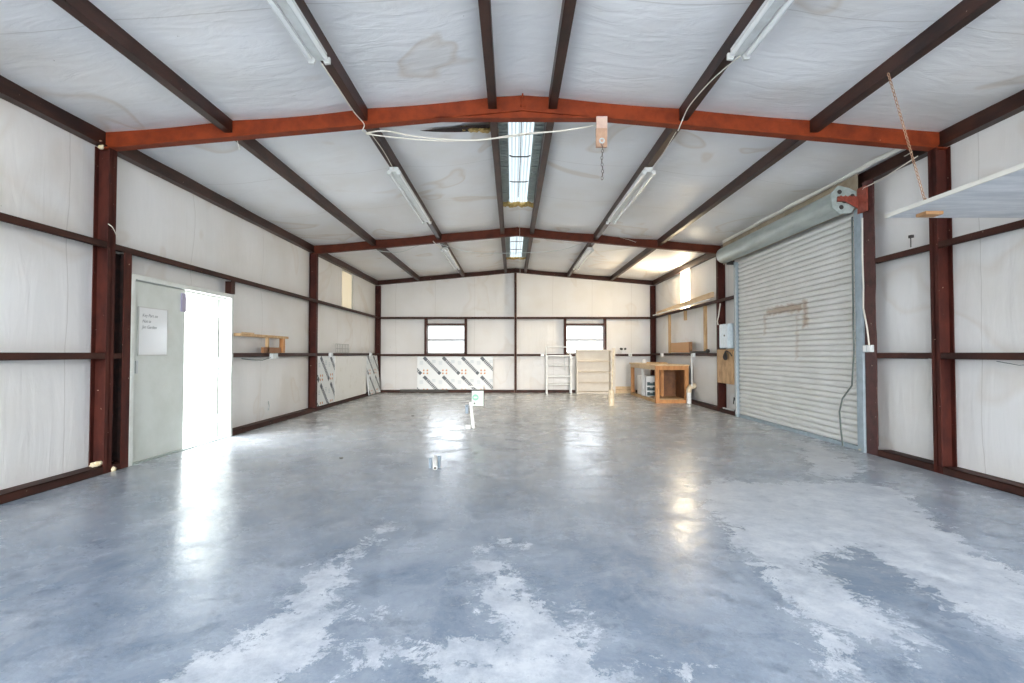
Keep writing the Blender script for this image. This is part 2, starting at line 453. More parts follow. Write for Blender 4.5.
    L.new(geo.outputs['Position'], mp.inputs['Vector'])
    c = mix(mr(noise(1.4, 8, .7, .3, mp.outputs[0]), .52, .74, 0, .45), c, (0.52, 0.55, 0.60))
    c = mix(mr(noise(5, 8, .75), .52, .68, 0, .7), c, (0.10, 0.14, 0.20))
    c = mix(mr(noise(19, 8, .8), .54, .70, 0, .5), c, (0.13, 0.17, 0.23))
    c = mix(mr(noise(12, 8, .8), .56, .72, 0, .45), c, (0.62, 0.66, 0.72))
    at = N.new('ShaderNodeAttribute'); at.attribute_name = 'paint'
    edge = noise(6.5, 12, .82, .3); edge2 = noise(40, 4, .7)
    f = mth('ADD', at.outputs['Fac'], mth('MULTIPLY', mth('SUBTRACT', edge, .5), 1.05))
    f = mth('ADD', f, mth('MULTIPLY', mth('SUBTRACT', edge2, .5), .10))
    f2 = mr(f, .0, .035)
    wear = mr(noise(4, 10, .78), .36, .60, .25, 1)
    f2 = mth('MULTIPLY', f2, wear)
    pc = mix(noise(8, 6), (0.66, 0.71, 0.79), (0.76, 0.80, 0.85))
    c = mix(mth('MULTIPLY', f2, .92), c, pc)
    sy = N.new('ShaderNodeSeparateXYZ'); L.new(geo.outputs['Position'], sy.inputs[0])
    back_lit = mr(mth('ADD', sy.outputs[1], mth('MULTIPLY', noise(.8, 8, .7), 5.0)), 5.0, 12.0, 0, .9)  # floor colour made paler toward the back, standing in for light there
    c = mix(back_lit, c, mix(mr(noise(3, 8, .7), .35, .65), (0.47, 0.48, 0.48), (0.66, 0.66, 0.63)))
    # white crumbs
    c = mix(mr(noise(26, 3, .5), .77, .79, 0, .8), c, (0.75, 0.77, 0.8))
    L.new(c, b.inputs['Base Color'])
    rr = mth('ADD', mr(noise(2.5, 8, .7), .35, .65, .16, .34), mth('MULTIPLY', f2, .2))
    L.new(rr, b.inputs['Roughness'])
    b.inputs['Specular IOR Level'].default_value = 0.33
    bp = N.new('ShaderNodeBump'); bp.inputs['Strength'].default_value = .16; bp.inputs['Distance'].default_value = .02
    L.new(noise(9, 6, .6), bp.inputs['Height']); L.new(bp.outputs[0], b.inputs['Normal'])
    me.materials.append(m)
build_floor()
g = MB().box(-60, 60, -60, 60, -.40, -.16).build('ground', OUT); struct(g, 'pale ground outside the building')

# ------------------------------------------------------------------ ceiling insulation (drapes between purlins)
def build_ceiling():
    edges = [WL + .0] + [CX + p for p in PX] + [WR]
    xs = []
    for a, b in zip(edges[:-1], edges[1:]):
        n = max(4, int((b - a) / .12)); xs += [a + (b-a)*i/n for i in range(n)]
    xs.append(edges[-1]); xs = np.array(xs)
    ny = 150; ys = np.linspace(Y0, YB, ny)
    rnd = np.random.RandomState(3)
    ph = rnd.uniform(0, 6, 8)
    def z(x, y):
        u = 0; bay = 0
        for i, (a, b) in enumerate(zip(edges[:-1], edges[1:])):
            if a <= x <= b: u = (x-a)/(b-a); bay = i; wid = b-a
        sag = .05 * min(1, wid/1.3) * math.sin(PI*u) * (1 + .35*math.sin(y*2.1+ph[bay]) + .25*math.sin(y*5.3+ph[(bay+3) % 8]))
        d = min(abs(y-f) for f in YF)
        sag *= min(1, .25 + d/1.0)
        return zc(x) - .012 - sag
    vs = [(x, y, z(x, y)) for y in ys for x in xs]
    nx = len(xs); fs = []
    for j in range(ny-1):
        for i in range(nx-1):
            xm = (xs[i]+xs[i+1])/2; ym = (ys[j]+ys[j+1])/2
            if abs(xm-CX) < .27 and (5.12 < ym < 8.75 or 10.45 < ym < 13.75): continue
            k = j*nx+i; fs.append((k, k+1, k+nx+1, k+nx))
    mb = MB(); mb.add(vs, fs, True); o = mb.build('ceiling', CEIL)
    struct(o, 'white vinyl faced roof insulation sagging between the purlins')
    # roof deck above it with the ridge openings
    mb = MB()
    for s_ in (-1, 1):
        def ring(x0, x1, y0, y1):
            xa, xb = CX + s_*x0, CX + s_*x1
            pts = [(xa, zc(xa)+.10), (xb, zc(xb)+.10), (xb, zc(xb)+.14), (xa, zc(xa)+.14)]
            mb.prism_y(pts, y0, y1)
        ring(.16, 4.45, Y0, YB+.1)
        for y0, y1 in ((Y0, 5.12), (8.9, 10.45), (13.9, YB+.1)): ring(0, .16, y0, y1)
    o = mb.build('ceiling', OUTERSKIN); o.name = 'ceiling_roof_deck'; struct(o, 'metal roof deck above the insulation')
build_ceiling()

# ridge skylights
def ridge(y0, y1, label, n):
    t = thing('ridge_skylight', (CX, (y0+y1)/2, (ZR+0.000)), label, 'skylight', 'ridge skylights')
    mb = MB()
    k = int((y1-y0)/.09)
    for s_ in (-1, 1):
        for i in range(k):
            y = y0 + (y1-y0)*(i+.5)/k
            mb.box(CX+s_*.165, CX+s_*.262, y-.03, y+.03, (ZR+0.000), (ZR+0.030))
        mb.box(CX+s_*.155, CX+s_*.262, y0, y1, (ZR+0.030), (ZR+0.050))
    mb.build('ribbed_flashing', DECK, t)
    mb = MB()
    pr = [(-.165, (ZR+0.040)), (-.14, (ZR+0.110)), (-.06, (ZR+0.140)), (0, 3.925), (.06, (ZR+0.140)), (.14, (ZR+0.110)), (.165, (ZR+0.040))]
    vs = []; fs = []
    for y in (y0, y1):
        for (x, zz) in pr: vs.append((CX+x, y, zz))
    for i in range(6): fs.append((i, i+1, i+8, i+7))
    mb.add(vs, fs)
    mb.box(CX-.165, CX+.165, y1-.02, y1, (ZR+0.000), (ZR+0.150))
    mb.build('clear_panel', SKYPANEL, t)
    for i in range(n):
        y = y0 + (y1-y0)*(.46+.28*i)
        b = MB().bar((CX-.10, y, (ZR+0.030)), (CX+.10, y, (ZR+0.030)), .018, .012)
        b.bar((CX-.10, y, (ZR+0.030)), (CX-.135, y-.09, (ZR+0.010)), .018, .012); b.bar((CX+.10, y, (ZR+0.030)), (CX+.135, y-.09, (ZR+0.010)), .018, .012)
        b.build('damper_bar', CABLED, t)
    MB().tube([(CX, y0+.05, (ZR+0.050)), (CX+.005, (y0+y1)/2, 3.845), (CX, y1-.1, (ZR+0.050))], .006, 6).build('pull_rod', CABLED, t)
    return t
ridge(5.12, 8.7, 'long clear ridge skylight with ribbed edges just behind the nearest rafter', 2)
ridge(10.45, 13.7, 'smaller looking clear ridge skylight in the farthest bay near the back wall', 2)
mb = MB()
for i in range(9): mb.blob((CX-.24+.06*i, 8.74, (ZR-0.035)+.015*math.sin(i*2.1)), .055, .07, .035, i)
tag(mb.build('torn_insulation', FLUFF), 'yellow torn fibre insulation hanging at the end of the near ridge skylight', 'insulation')
mb = MB()
for i in range(9): mb.blob((CX-.24+.06*i, 13.74, (ZR-0.035)+.01*math.sin(i*1.7)), .05, .05, .025, i+20)
tag(mb.build('torn_insulation', FLUFF), 'thin brown torn insulation edge at the end of the far ridge skylight', 'insulation')

# the open tear right behind the nearest rafter
t = thing('insulation_tear', (-.55, 5.45, 3.66), 'dark slit torn in the ceiling with yellow fibre showing behind the nearest rafter', 'insulation')
mb = MB()
nt_ = 18; vs = []; fs = []
for i in range(nt_+1):
    u = i/nt_; x = -1.02 + .85*u; y = 5.50
    wdt = .13*math.sin(PI*min(1, u*.62))**.8
    vs += [(x, y, zc(x)-.075), (x, y+wdt*1.1+.006, zc(x)-.075)]
for i in range(nt_): fs.append((2*i, 2*i+1, 2*i+3, 2*i+2))
mb.add(vs, fs)
mb.build('dark_opening', DARK, t)
mb = MB()
for i in range(9): mb.blob((-.55+.045*i, 5.59+.006*i, zc(-.4)-.07+.012*math.sin(i*2)), .04, .05, .02, i+40)
mb.build('fibre', FLUFF, t)

# ------------------------------------------------------------------ walls
def wall_grid(name, axis, pos, u0, u1, zt, mat_, holes, inward, label):
    """insulation sheet with pillowing between girts; axis 'x' = plane at x=pos, u along y"""
    nu = int((u1-u0)/.11)+1; nz = 40
    us = list(np.linspace(u0, u1, nu)); 
    for h in holes: us += [h[0], h[1]]
    us = sorted(set(round(u, 4) for u in us))
    zs = list(np.linspace(0, 1, nz))
    hz = []
    rnd = np.random.RandomState(int(abs(pos)*10)); ph = rnd.uniform(0, 6, 6)
    zl = sorted(set([round(v, 4) for v in np.linspace(0, 3.38, 34)] + [round(h[2], 4) for h in holes] + [round(h[3], 4) for h in holes]))
    vs = []; fs = []
    rows = len(zl) + 1
    for u in us:
        top = zt(u)
        for z in zl + [top]:
            band = 0
            for a, b in ((0.08, 1.16), (1.20, 2.26), (2.30, top)):
                if a < z < b: band = math.sin(PI*(z-a)/(b-a))
            fd = min(1, min(abs(u-f) for f in YF)/.6) if axis == 'x' else 1
            off = .026*fd*band*(1+.5*math.sin(u*3.3+ph[0]+z)+.3*math.sin(u*7.9+ph[1]))
            near = any(h[0]-.12 < u < h[1]+.12 and h[2]-.12 < z < h[3]+.12 for h in holes)
            if near: off = 0
            p = pos + inward*off
            vs.append((p, u, z) if axis == 'x' else (u, p, z))
    for i in range(len(us)-1):
        um = (us[i]+us[i+1])/2
        for j in range(rows-1):
            zm = ((zl+[9])[j] + (zl+[3.4])[j+1])/2 if j < rows-2 else 3.36
            if any(h[0] < um < h[1] and h[2] < zm < h[3] for h in holes): continue
            k = i*rows+j; fs.append((k, k+1, k+rows+1, k+rows))
    mb = MB(); mb.add(vs, fs, True); o = mb.build(name, mat_)
    struct(o, label)
    # outer metal skin as a second part of the wall
    mb = MB(); a, b = (pos - inward*.06, pos - inward*.10)
    def blk(u_0, u_1, z_0, z_1):
        if u_1-u_0 < 1e-3 or z_1-z_0 < 1e-3: return
        if axis == 'x': mb.box(a, b, u_0, u_1, z_0, z_1)
        else: mb.box(u_0, u_1, a, b, z_0, z_1)
    cuts = sorted(set([u0, u1] + [h[0] for h in holes] + [h[1] for h in holes]))
    ztop = 3.50 if axis == 'x' else 4.0
    for c0, c1 in zip(cuts[:-1], cuts[1:]):
        hh = [h for h in holes if h[0] <= c0+1e-6 and h[1] >= c1-1e-6]
        z = 0.0
        for h in sorted(hh, key=lambda q: q[2]):
            blk(c0, c1, z, h[2]); z = h[3]
        blk(c0, c1, z, ztop)
    # reveals around each hole
    for h in holes:
        p0, p1 = pos, b
        if axis == 'x':
            mb.box(p0, p1, h[0]-.01, h[0], h[2], h[3]); mb.box(p0, p1, h[1], h[1]+.01, h[2], h[3]); mb.box(p0, p1, h[0], h[1], h[3], h[3]+.01)
            if h[2] > .1: mb.box(p0, p1, h[0], h[1], h[2]-.01, h[2])
        else:
            mb.box(h[0]-.01, h[0], p0, p1, h[2], h[3]); mb.box(h[1], h[1]+.01, p0, p1, h[2], h[3]); mb.box(h[0], h[1], p0, p1, h[3], h[3]+.01)
            mb.box(h[0], h[1], p0, p1, h[2]-.01, h[2])
    s2 = mb.build(name + '_skin', OUTERSKIN, None); s2.parent = o
# door opening 5.30..7.28
DY0, DY1, DZ = 5.32, 7.28, 2.055
LP = (12.38, 13.25, 2.34, 3.28)
RP = (12.45, 13.15, 2.34, 3.37)
wall_grid('wall_left', 'x', WL, Y0, YB, lambda u: zc(WL)-.01, WALL, [(DY0+.05, DY1-.05, 0.0, DZ-.04), LP], 1, 'white vinyl insulation on the left wall')
wall_grid('wall_right', 'x', WR, Y0, YB, lambda u: zc(WR)-.01, WALL, [RP], -1, 'white vinyl insulation on the right wall')
W1 = (-2.62, -1.46, 1.20, 2.07); W2 = (1.67, 2.83, 1.20, 2.07)
wall_grid('wall_back', 'y', YB, WL, WR, lambda u: zc(u)-.01, WALLB, [W1, W2], -1, 'white vinyl insulation on the back wall')

# translucent wall panels
def wall_window(name, y0, y1, z0, z1, x, m, label):
    t = MB().box(x, x+.02, y0, y1, z0, z1).build(name, m); struct(t, label)
    return t
wall_window('window_3', LP[0], LP[1], LP[2], LP[3], WL-.06, PALEPANEL, 'pale yellow translucent panel high on the left wall')
wall_window('window_4', RP[0], RP[1], RP[2], RP[3], WR+.04, SUNPANEL, 'sunlit white translucent panel high on the right wall')
# white sash style ribs in the left panel
# back windows
def back_window(name, h, label):
    x0, x1, z0, z1 = h
    e = bpy.data.objects.new(name, None); COL.objects.link(e); e.location = ((x0+x1)/2, YB-.02, z0); struct(e, label)
    f = MB()
    y0, y1 = YB-.03, YB+.03
    f.box(x0, x0+.035, y0, y1, z0, z1); f.box(x1-.035, x1, y0, y1, z0, z1); f.box(x0, x1, y0, y1, z1-.035, z1); f.box(x0, x1, y0, y1, z0, z0+.03)
    f.build('window_frame', WHITE_METAL, e)
    MB().box(x0+.035, x1-.035, y0+.005, y1-.01, 1.585, 1.65).build('sash_bar', mat('sash_grey', (.30, .30, .28), .5), e)
    MB().box(x0+.03, x1-.03, YB+.005, YB+.009, z0+.03, z1-.03).build('window_pane', GLASS, e)
    j = MB()
    j.box(x0-.07, x0, YB-.20, YB-.02, 1.18, 2.26); j.box(x1, x1+.07, YB-.20, YB-.02, 1.18, 2.26)
    j.build('window_jamb', GIRT, e)
    MB().box(x0, x1, YB-.20, YB-.02, z1, z1+.05).build('window_header', GIRT, e)
back_window('window_1', W1, 'left window in the back wall')
back_window('window_2', W2, 'right window in the back wall, partly hidden by the shelves')

# ------------------------------------------------------------------ steel frames
def rafter(y, label, gusset, m, depth=.185):
    t = thing('steel_rafter', (CX, y, 3.6), label, 'roof beam', 'gable roof rafters')
    mb = MB()
    fl = .05
    for s_ in (-1, 1):
        a, b = CX, CX + s_*(H+.12)
        za, zb = zc(a), zc(b)
        mb.prism_y([(a, za), (b, zb), (b, zb-depth), (a, za-depth)], y-.006, y+.006)
        mb.prism_y([(a, za), (b, zb), (b, zb-.009), (a, za-.009)], y-fl, y+fl)
        b2 = CX + s_*(H+.12)
        zb2 = zc(b2)
        mb.prism_y([(a, za-depth), (b2, zb2-depth), (b2, zb2-depth-.012), (a, za-depth-.012)], y-fl, y+fl)
    mb.build('beam', m, t)
    mb = MB()
    if gusset:
        zb = zc(CX)-depth-.075
        xw = .92
        mb.prism_y([(CX-xw, zb), (CX, zc(CX)-depth-.012), (CX+xw, zb)], y-.03, y+.03)
        mb.box(CX-xw, CX+xw, y-fl, y+fl, zb-.012, zb)
    mb.box(CX-.007, CX+.007, y-fl, y+fl, zc(CX)-depth, zc(CX))
    mb.build('ridge_splice', m, t)
    for s_ in (-1, 1):
        for k in range(2):
            x = CX + s_*.02
            MB().tube([(x, y-.006, zc(x)-.05-.08*k), (x, y-.020, zc(x)-.05-.08*k)], .008, 6).build('bolt', m, t)
    return t
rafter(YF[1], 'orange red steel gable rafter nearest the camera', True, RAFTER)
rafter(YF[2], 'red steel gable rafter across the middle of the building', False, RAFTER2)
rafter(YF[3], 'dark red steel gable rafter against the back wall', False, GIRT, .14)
def column(s_, y, label, y1=.05):
    x_in = CX + s_*H; x_out = CX + s_*(H+.15)
    top = zc(x_in) - .185
    t = thing('steel_column', (CX + s_*(H+.1), y, 0), label, 'steel column', 'side wall columns')
    MB().box(min(x_in, x_out), max(x_in, x_out), y-.006, y+.006, 0.012, top).build('web', COLUMN, t)
    MB().box(x_in, x_in+s_*.010, y-y1, y+y1, 0.0, top).build('inner_flange', COLUMN, t)
    MB().box(x_out-s_*.010, x_out, y-y1, y+y1, 0.0, top).build('outer_flange', COLUMN, t)
    MB().box(min(x_in, x_out)+.012, max(x_in, x_out)-.012, y-y1, y+y1, 0, .012).build('base_plate', COLUMN, t)
    return t
nm = {1: 'nearest', 2: 'middle', 3: 'back corner', 0: 'rear'}
column(-1, YF[1], 'rusty red steel column on the left wall beside the double door')
column(1, YF[1], 'rusty red steel column on the right wall below the hanging shelf')
column(-1, YF[2], 'dark red steel column on the left wall between shelf bracket and foam board')
column(1, YF[2], 'dark red steel column on the right wall behind the electric panel')
column(-1, YF[3], 'slim dark column in the back left corner')
column(1, YF[3], 'slim red column in the back right corner behind the workbench')
# centre column of the back wall
t = thing('steel_column', (CX, YB-.12, 0), 'thin dark post in the middle of the back wall', 'steel column')
MB().box(CX-.035, CX+.035, YB-.20, YB-.19, 0, 3.68).build('inner_flange', GIRT, t)
MB().box(CX-.004, CX+.004, YB-.19, YB-.03, 0, 3.68).build('web', GIRT, t)

# purlins per bay
side_nm = ['outermost left', 'second left', 'left ridge', 'right ridge', 'second right', 'outermost right']
bay_nm = ['nearest', 'middle', 'farthest']
for bi in range(3):
    y0, y1 = YF[bi] + .0, YF[bi+1] - .010
    if bi > 0: y0 += .012
    if bi == 0: y0 = Y0
    for pi_, p in enumerate(PX):
        x = CX + p; s_ = -1 if p < 0 else 1
        zt = zc(x) - .004; dp = .135
        mb = MB()
        mb.box(x-.004, x+.004, y0, y1, zt-dp, zt)                              # web
        mb.box(x, x+s_*.078, y0, y1, zt-dp, zt-dp+.005)                        # bottom flange
        mb.box(x+s_*.073, x+s_*.078, y0, y1, zt-dp+.005, zt-dp+.022)           # lip
        mb.box(x, x+s_*.078, y0, y1, zt-.005, zt)                              # top flange
        o = mb.build('roof_purlin', PURLIN)
        tag(o, '%s brown steel purlin in the %s roof bay' % (side_nm[pi_], bay_nm[bi]), 'purlin', 'roof purlins')
    for s_ in (-1, 1):
        x = CX + s_*(H+.075); zt = zc(x) - .012
        mb = MB(); xo = CX+s_*(H+.15)
        mb.box(x, x+s_*.006, y0, y1, zt-.15, zt)
        mb.box(x, xo, y0, y1, zt-.156, zt-.150); mb.box(x, xo, y0, y1, zt-.006, zt)
        mb.box(x-s_*.0, x-s_*.02, y0, y1, zt-.156, zt-.140)
        o = mb.build('eave_strut', PURLIN)
        tag(o, 'brown eave strut along the top of the %s wall, %s bay' % ('left' if s_ < 0 else 'right', bay_nm[bi]), 'eave beam', 'eave struts')

# girts and base channels
def girt(s_, y0, y1, z, label, cat='girt', grp='side wall girts'):
    x = CX + s_*(H+.004); xo = CX + s_*(H+.15)
    mb = MB()
    mb.box(x, x+s_*.005, y0, y1, z-.032, z+.032)
    mb.box(x, xo, y0, y1, z+.027, z+.032)
    mb.box(x, x+s_*.03, y0, y1, z-.032, z-.027)
    o = mb.build('wall_girt', GIRT); tag(o, label, cat, grp); return o
def base(s_, y0, y1, label):
    x = CX + s_*(H-.0); xo = CX + s_*(H+.15)
    mb = MB(); mb.box(x, x+s_*.006, y0, y1, 0, .075); mb.box(x, xo, y0, y1, .069, .075)
    mb.box(x, x+s_*.04, y0, y1, 0.0, .006)
    o = mb.build('base_channel', GIRT); tag(o, label, 'base channel', 'wall base channels'); return o
g_ = .056
girt(-1, Y0, YF[1]-.01, 2.29, 'upper girt on the left wall nearest the camera')
girt(-1, Y0, YF[1]-.01, 1.175, 'lower girt on the left wall nearest the camera')
girt(-1, YF[1]+.01, YF[2]-.01, 2.29, 'upper girt on the left wall above the double door')
girt(-1, YF[1]+.01, 5.21, 1.175, 'short girt stub between left column and door jamb')
girt(-1, DY1+.01, YF[2]-.01, 1.175, 'lower girt on the left wall under the wooden shelf bracket')
girt(-1, YF[2]+.01, YF[3]-.01, 2.29, 'upper girt on the left wall under the pale yellow panel')
girt(-1, YF[2]+.01, YF[3]-.01, 1.175, 'lower girt on the left wall above the printed foam boards')
girt(1, Y0, YF[1]-.01, 2.29, 'upper girt on the right wall under the hanging shelf')
girt(1, Y0, YF[1]-.01, 1.175, 'lower girt on the right wall nearest the camera')
girt(1, YF[1]+.01, 5.87, 2.29, 'upper girt on the right wall between column and roller door post')
girt(1, YF[1]+.01, 5.87, 1.175, 'lower girt on the right wall between column and roller door post')
girt(1, 9.62, YF[2]-.01, 2.29, 'short upper girt between roller door and middle column')
girt(1, YF[2]+.01, YF[3]-.01, 2.29, 'upper girt on the right wall under the sunlit panel')
girt(1, YF[2]+.01, YF[3]-.01, 1.175, 'lower girt on the right wall behind the workbench')
base(-1, Y0, YF[1]-.055, 'base channel on the left wall nearest the camera')
base(-1, YF[1]+.055, 5.21, 'short base channel between left column and door jamb')
base(-1, DY1+.01, YF[2]-.055, 'base channel on the left wall beyond the double door')
base(-1, YF[2]+.055, YF[3]-.055, 'base channel on the left wall under the foam boards')
base(1, Y0, YF[1]-.055, 'base channel on the right wall nearest the camera')
base(1, YF[1]+.055, 5.87, 'base channel on the right wall between column and roller door')
base(1, 9.62, YF[2]-.055, 'short base channel under the plywood sheet by the roller door')
base(1, YF[2]+.055, YF[3]-.055, 'base channel on the right wall beside the workbench')
def bgirt(x0, x1, z, label):
    y = YB-.19; mb = MB()
    mb.box(x0, x1, y, y+.005, z-.032, z+.032); mb.box(x0, x1, y, YB-.03, z+.027, z+.032); mb.box(x0, x1, y, y+.03, z-.032, z-.027)
    tag(mb.build('wall_girt', GIRT), label, 'girt', 'back wall girts')
bgirt(XL+.02, CX-.04, 2.29, 'upper girt across the left half of the back wall')
bgirt(CX+.04, XR-.02, 2.29, 'upper girt across the right half of the back wall')
bgirt(XL+.02, CX-.04, 1.15, 'lower girt on the left half of the back wall under its window')
bgirt(CX+.04, XR-.02, 1.15, 'lower girt on the right half of the back wall behind the shelves')
for a, b, l in ((XL+.02, CX-.04, 'base channel along the left half of the back wall'), (CX+.04, XR-.02, 'base channel along the right half of the back wall')):
    mb = MB(); mb.box(a, b, YB-.19, YB-.184, 0, .075); mb.box(a, b, YB-.19, YB-.04, .069, .075)
    tag(mb.build('base_channel', GIRT), l, 'base channel', 'back wall base channels')

# ------------------------------------------------------------------ double door in the left wall
def door():
    e = bpy.data.objects.new('door_1', None); COL.objects.link(e); e.location = (XL, (DY0+DY1)/2, 0)
    struct(e, 'white metal double door in the left wall, far leaf swung open outside')
    x0, x1 = XL-.16, XL+.006
    f = MB()
    f.box(x0, x1, DY0, DY0+.055, 0, DZ); f.box(x0, x1, DY1-.055, DY1, 0, DZ); f.box(x0, x1, DY0+.055, DY1-.055, DZ-.055, DZ)
    # stops
    f.box(x0+.0, x0+.07, DY0+.055, DY0+.075, 0, DZ-.055); f.box(x0, x0+.07, DY1-.075, DY1-.055, 0, DZ-.055); f.box(x0, x0+.07, DY0+.055, DY1-.055, DZ-.075, DZ-.055)
    f.build('door_frame', DFRAME, e, bevel=.003)
    lf = MB().box(XL-.10, XL-.056, DY0+.06, DY0+.06+.905, .012, DZ-.062).build('door_leaf', DOOR, e, bevel=.003)
    MB().box(XL-.056, XL-.035, DY0+.88, DY0+.955, 1.72, 1.95).build('flush_bolt', mat('violet_grey_steel', (.36, .33, .45), .4, .3), lf)
    MB().box(XL-.056, XL-.040, DY0+.14, DY0+.17, .98, 1.12).build('door_handle', BOXGREY, lf)
    # paper sheet on the leaf
    # opened leaf outside
    l2 = MB().box(XL-.17-.90, XL-.17, DY1-.10, DY1-.06, .0, DZ-.05).build('door_leaf', DOOR, e, bevel=.003)
    for z in (.22, 1.02, 1.72):
        h = MB().tube([(XL-.155, DY1-.085, z), (XL-.155, DY1-.085, z+.11)], .012, 8)
        h.box(XL-.155, XL-.10, DY1-.083, DY1-.078, z, z+.11); h.build('hinge', BOXGREY, e)
    th = MB().box(XL-.17, XL-.0, DY0+.055, DY1-.055, 0, .012).build('threshold', GALV, e)
door()
def door_sheet():
    t = thing('marker_board', (XL-.050, 5.72, 1.25), 'small white marker board with faint handwriting fixed to the closed door leaf', 'board')
    y0, y1, z0, z1 = 5.50, 5.95, 1.185, 1.71
    mb = MB().box(XL-.055, XL-.048, y0, y1, z0, z1); mb.build('writing_surface', BOARD, t)
    f = MB()
    for a in ((y0-.01, y0, z0, z1), (y1, y1+.01, z0, z1), (y0-.01, y1+.01, z1, z1+.01), (y0-.01, y1+.01, z0-.01, z0)): f.box(XL-.055, XL-.043, *a)
    f.build('board_trim', mat('grey_trim', (.6, .6, .56), .5), t)
    # scribbled lines of handwriting
    rnd = random.Random(4)
    lines = ['Key Part on', 'Not in', 'Jan Garden']
    for k, s_ in enumerate(lines):
        cu = bpy.data.curves.new('handwriting', 'FONT'); cu.body = s_; cu.size = .05; cu.extrude = .0004; cu.shear = .25
        o = bpy.data.objects.new('handwriting', cu); COL.objects.link(o); o.parent = t
        M = Matrix(((0, 0, 1, XL-.0475), (1, 0, 0, y0+.05), (0, 1, 0, z1-.10-.065*k), (0, 0, 0, 1)))
        o.matrix_local = Matrix.Translation(-Vector(t.location)) @ M
        bpy.context.view_layer.update()
        me = bpy.data.meshes.new_from_object(o); ml_ = o.matrix_local.copy()
        bpy.data.objects.remove(o)
        o = bpy.data.objects.new('handwriting', me); COL.objects.link(o); o.parent = t; o.matrix_local = ml_
        me.materials.clear(); me.materials.append(mat('faded_ink', (.25, .26, .26), .7))
door_sheet()
# door framing steel
mb = MB().box(XL-.004, XL+.004, 5.215, 5.318, 0, 2.258); mb.cur = 1; mb.box(XL-.145, XL-.004, 5.305, 5.318, 0, 2.258)  # web coloured near black as the shade inside the channel
tag(mb.build('door_jamb_post', [COLUMN, DARK]), 'dark red channel post between left column and double door', 'post')
tag(MB().box(XL-.145, XL-.004, 7.31, 7.32, DZ+.01, 2.258).box(XL-.012, XL-.004, 7.22, 7.31, DZ+.01, 2.258).build('door_header_stub', GIRT), 'short brown steel stub above the far corner of the double door', 'post')
tag(MB().box(WL+.045, WL+.055, 5.06, 5.30, 0.08, 2.25).build('cavity_shade_strip', DARK), 'bare wall strip coloured dark as shade between left column and the door post', 'wall strip')  # bare recess, its shadow put into the colour of this strip
mb = MB()
for i, (y, z) in enumerate(((5.0, .09), (4.97, .085), (5.13, .10), (5.16, .09))): mb.blob((XL-.05-.02*i, y, z+.015), .035, .04, .025, i)
tag(mb.build('spray_foam_lump', FOAM), 'yellow foam lumps at the foot of the left column by the door', 'foam')
mb = MB().blob((XL+.0, 5.12, .02), .03, .03, .03, 9); tag(mb.build('spray_foam_lump', FOAM), 'small pale foam lump on the floor in front of the left column foot', 'foam')

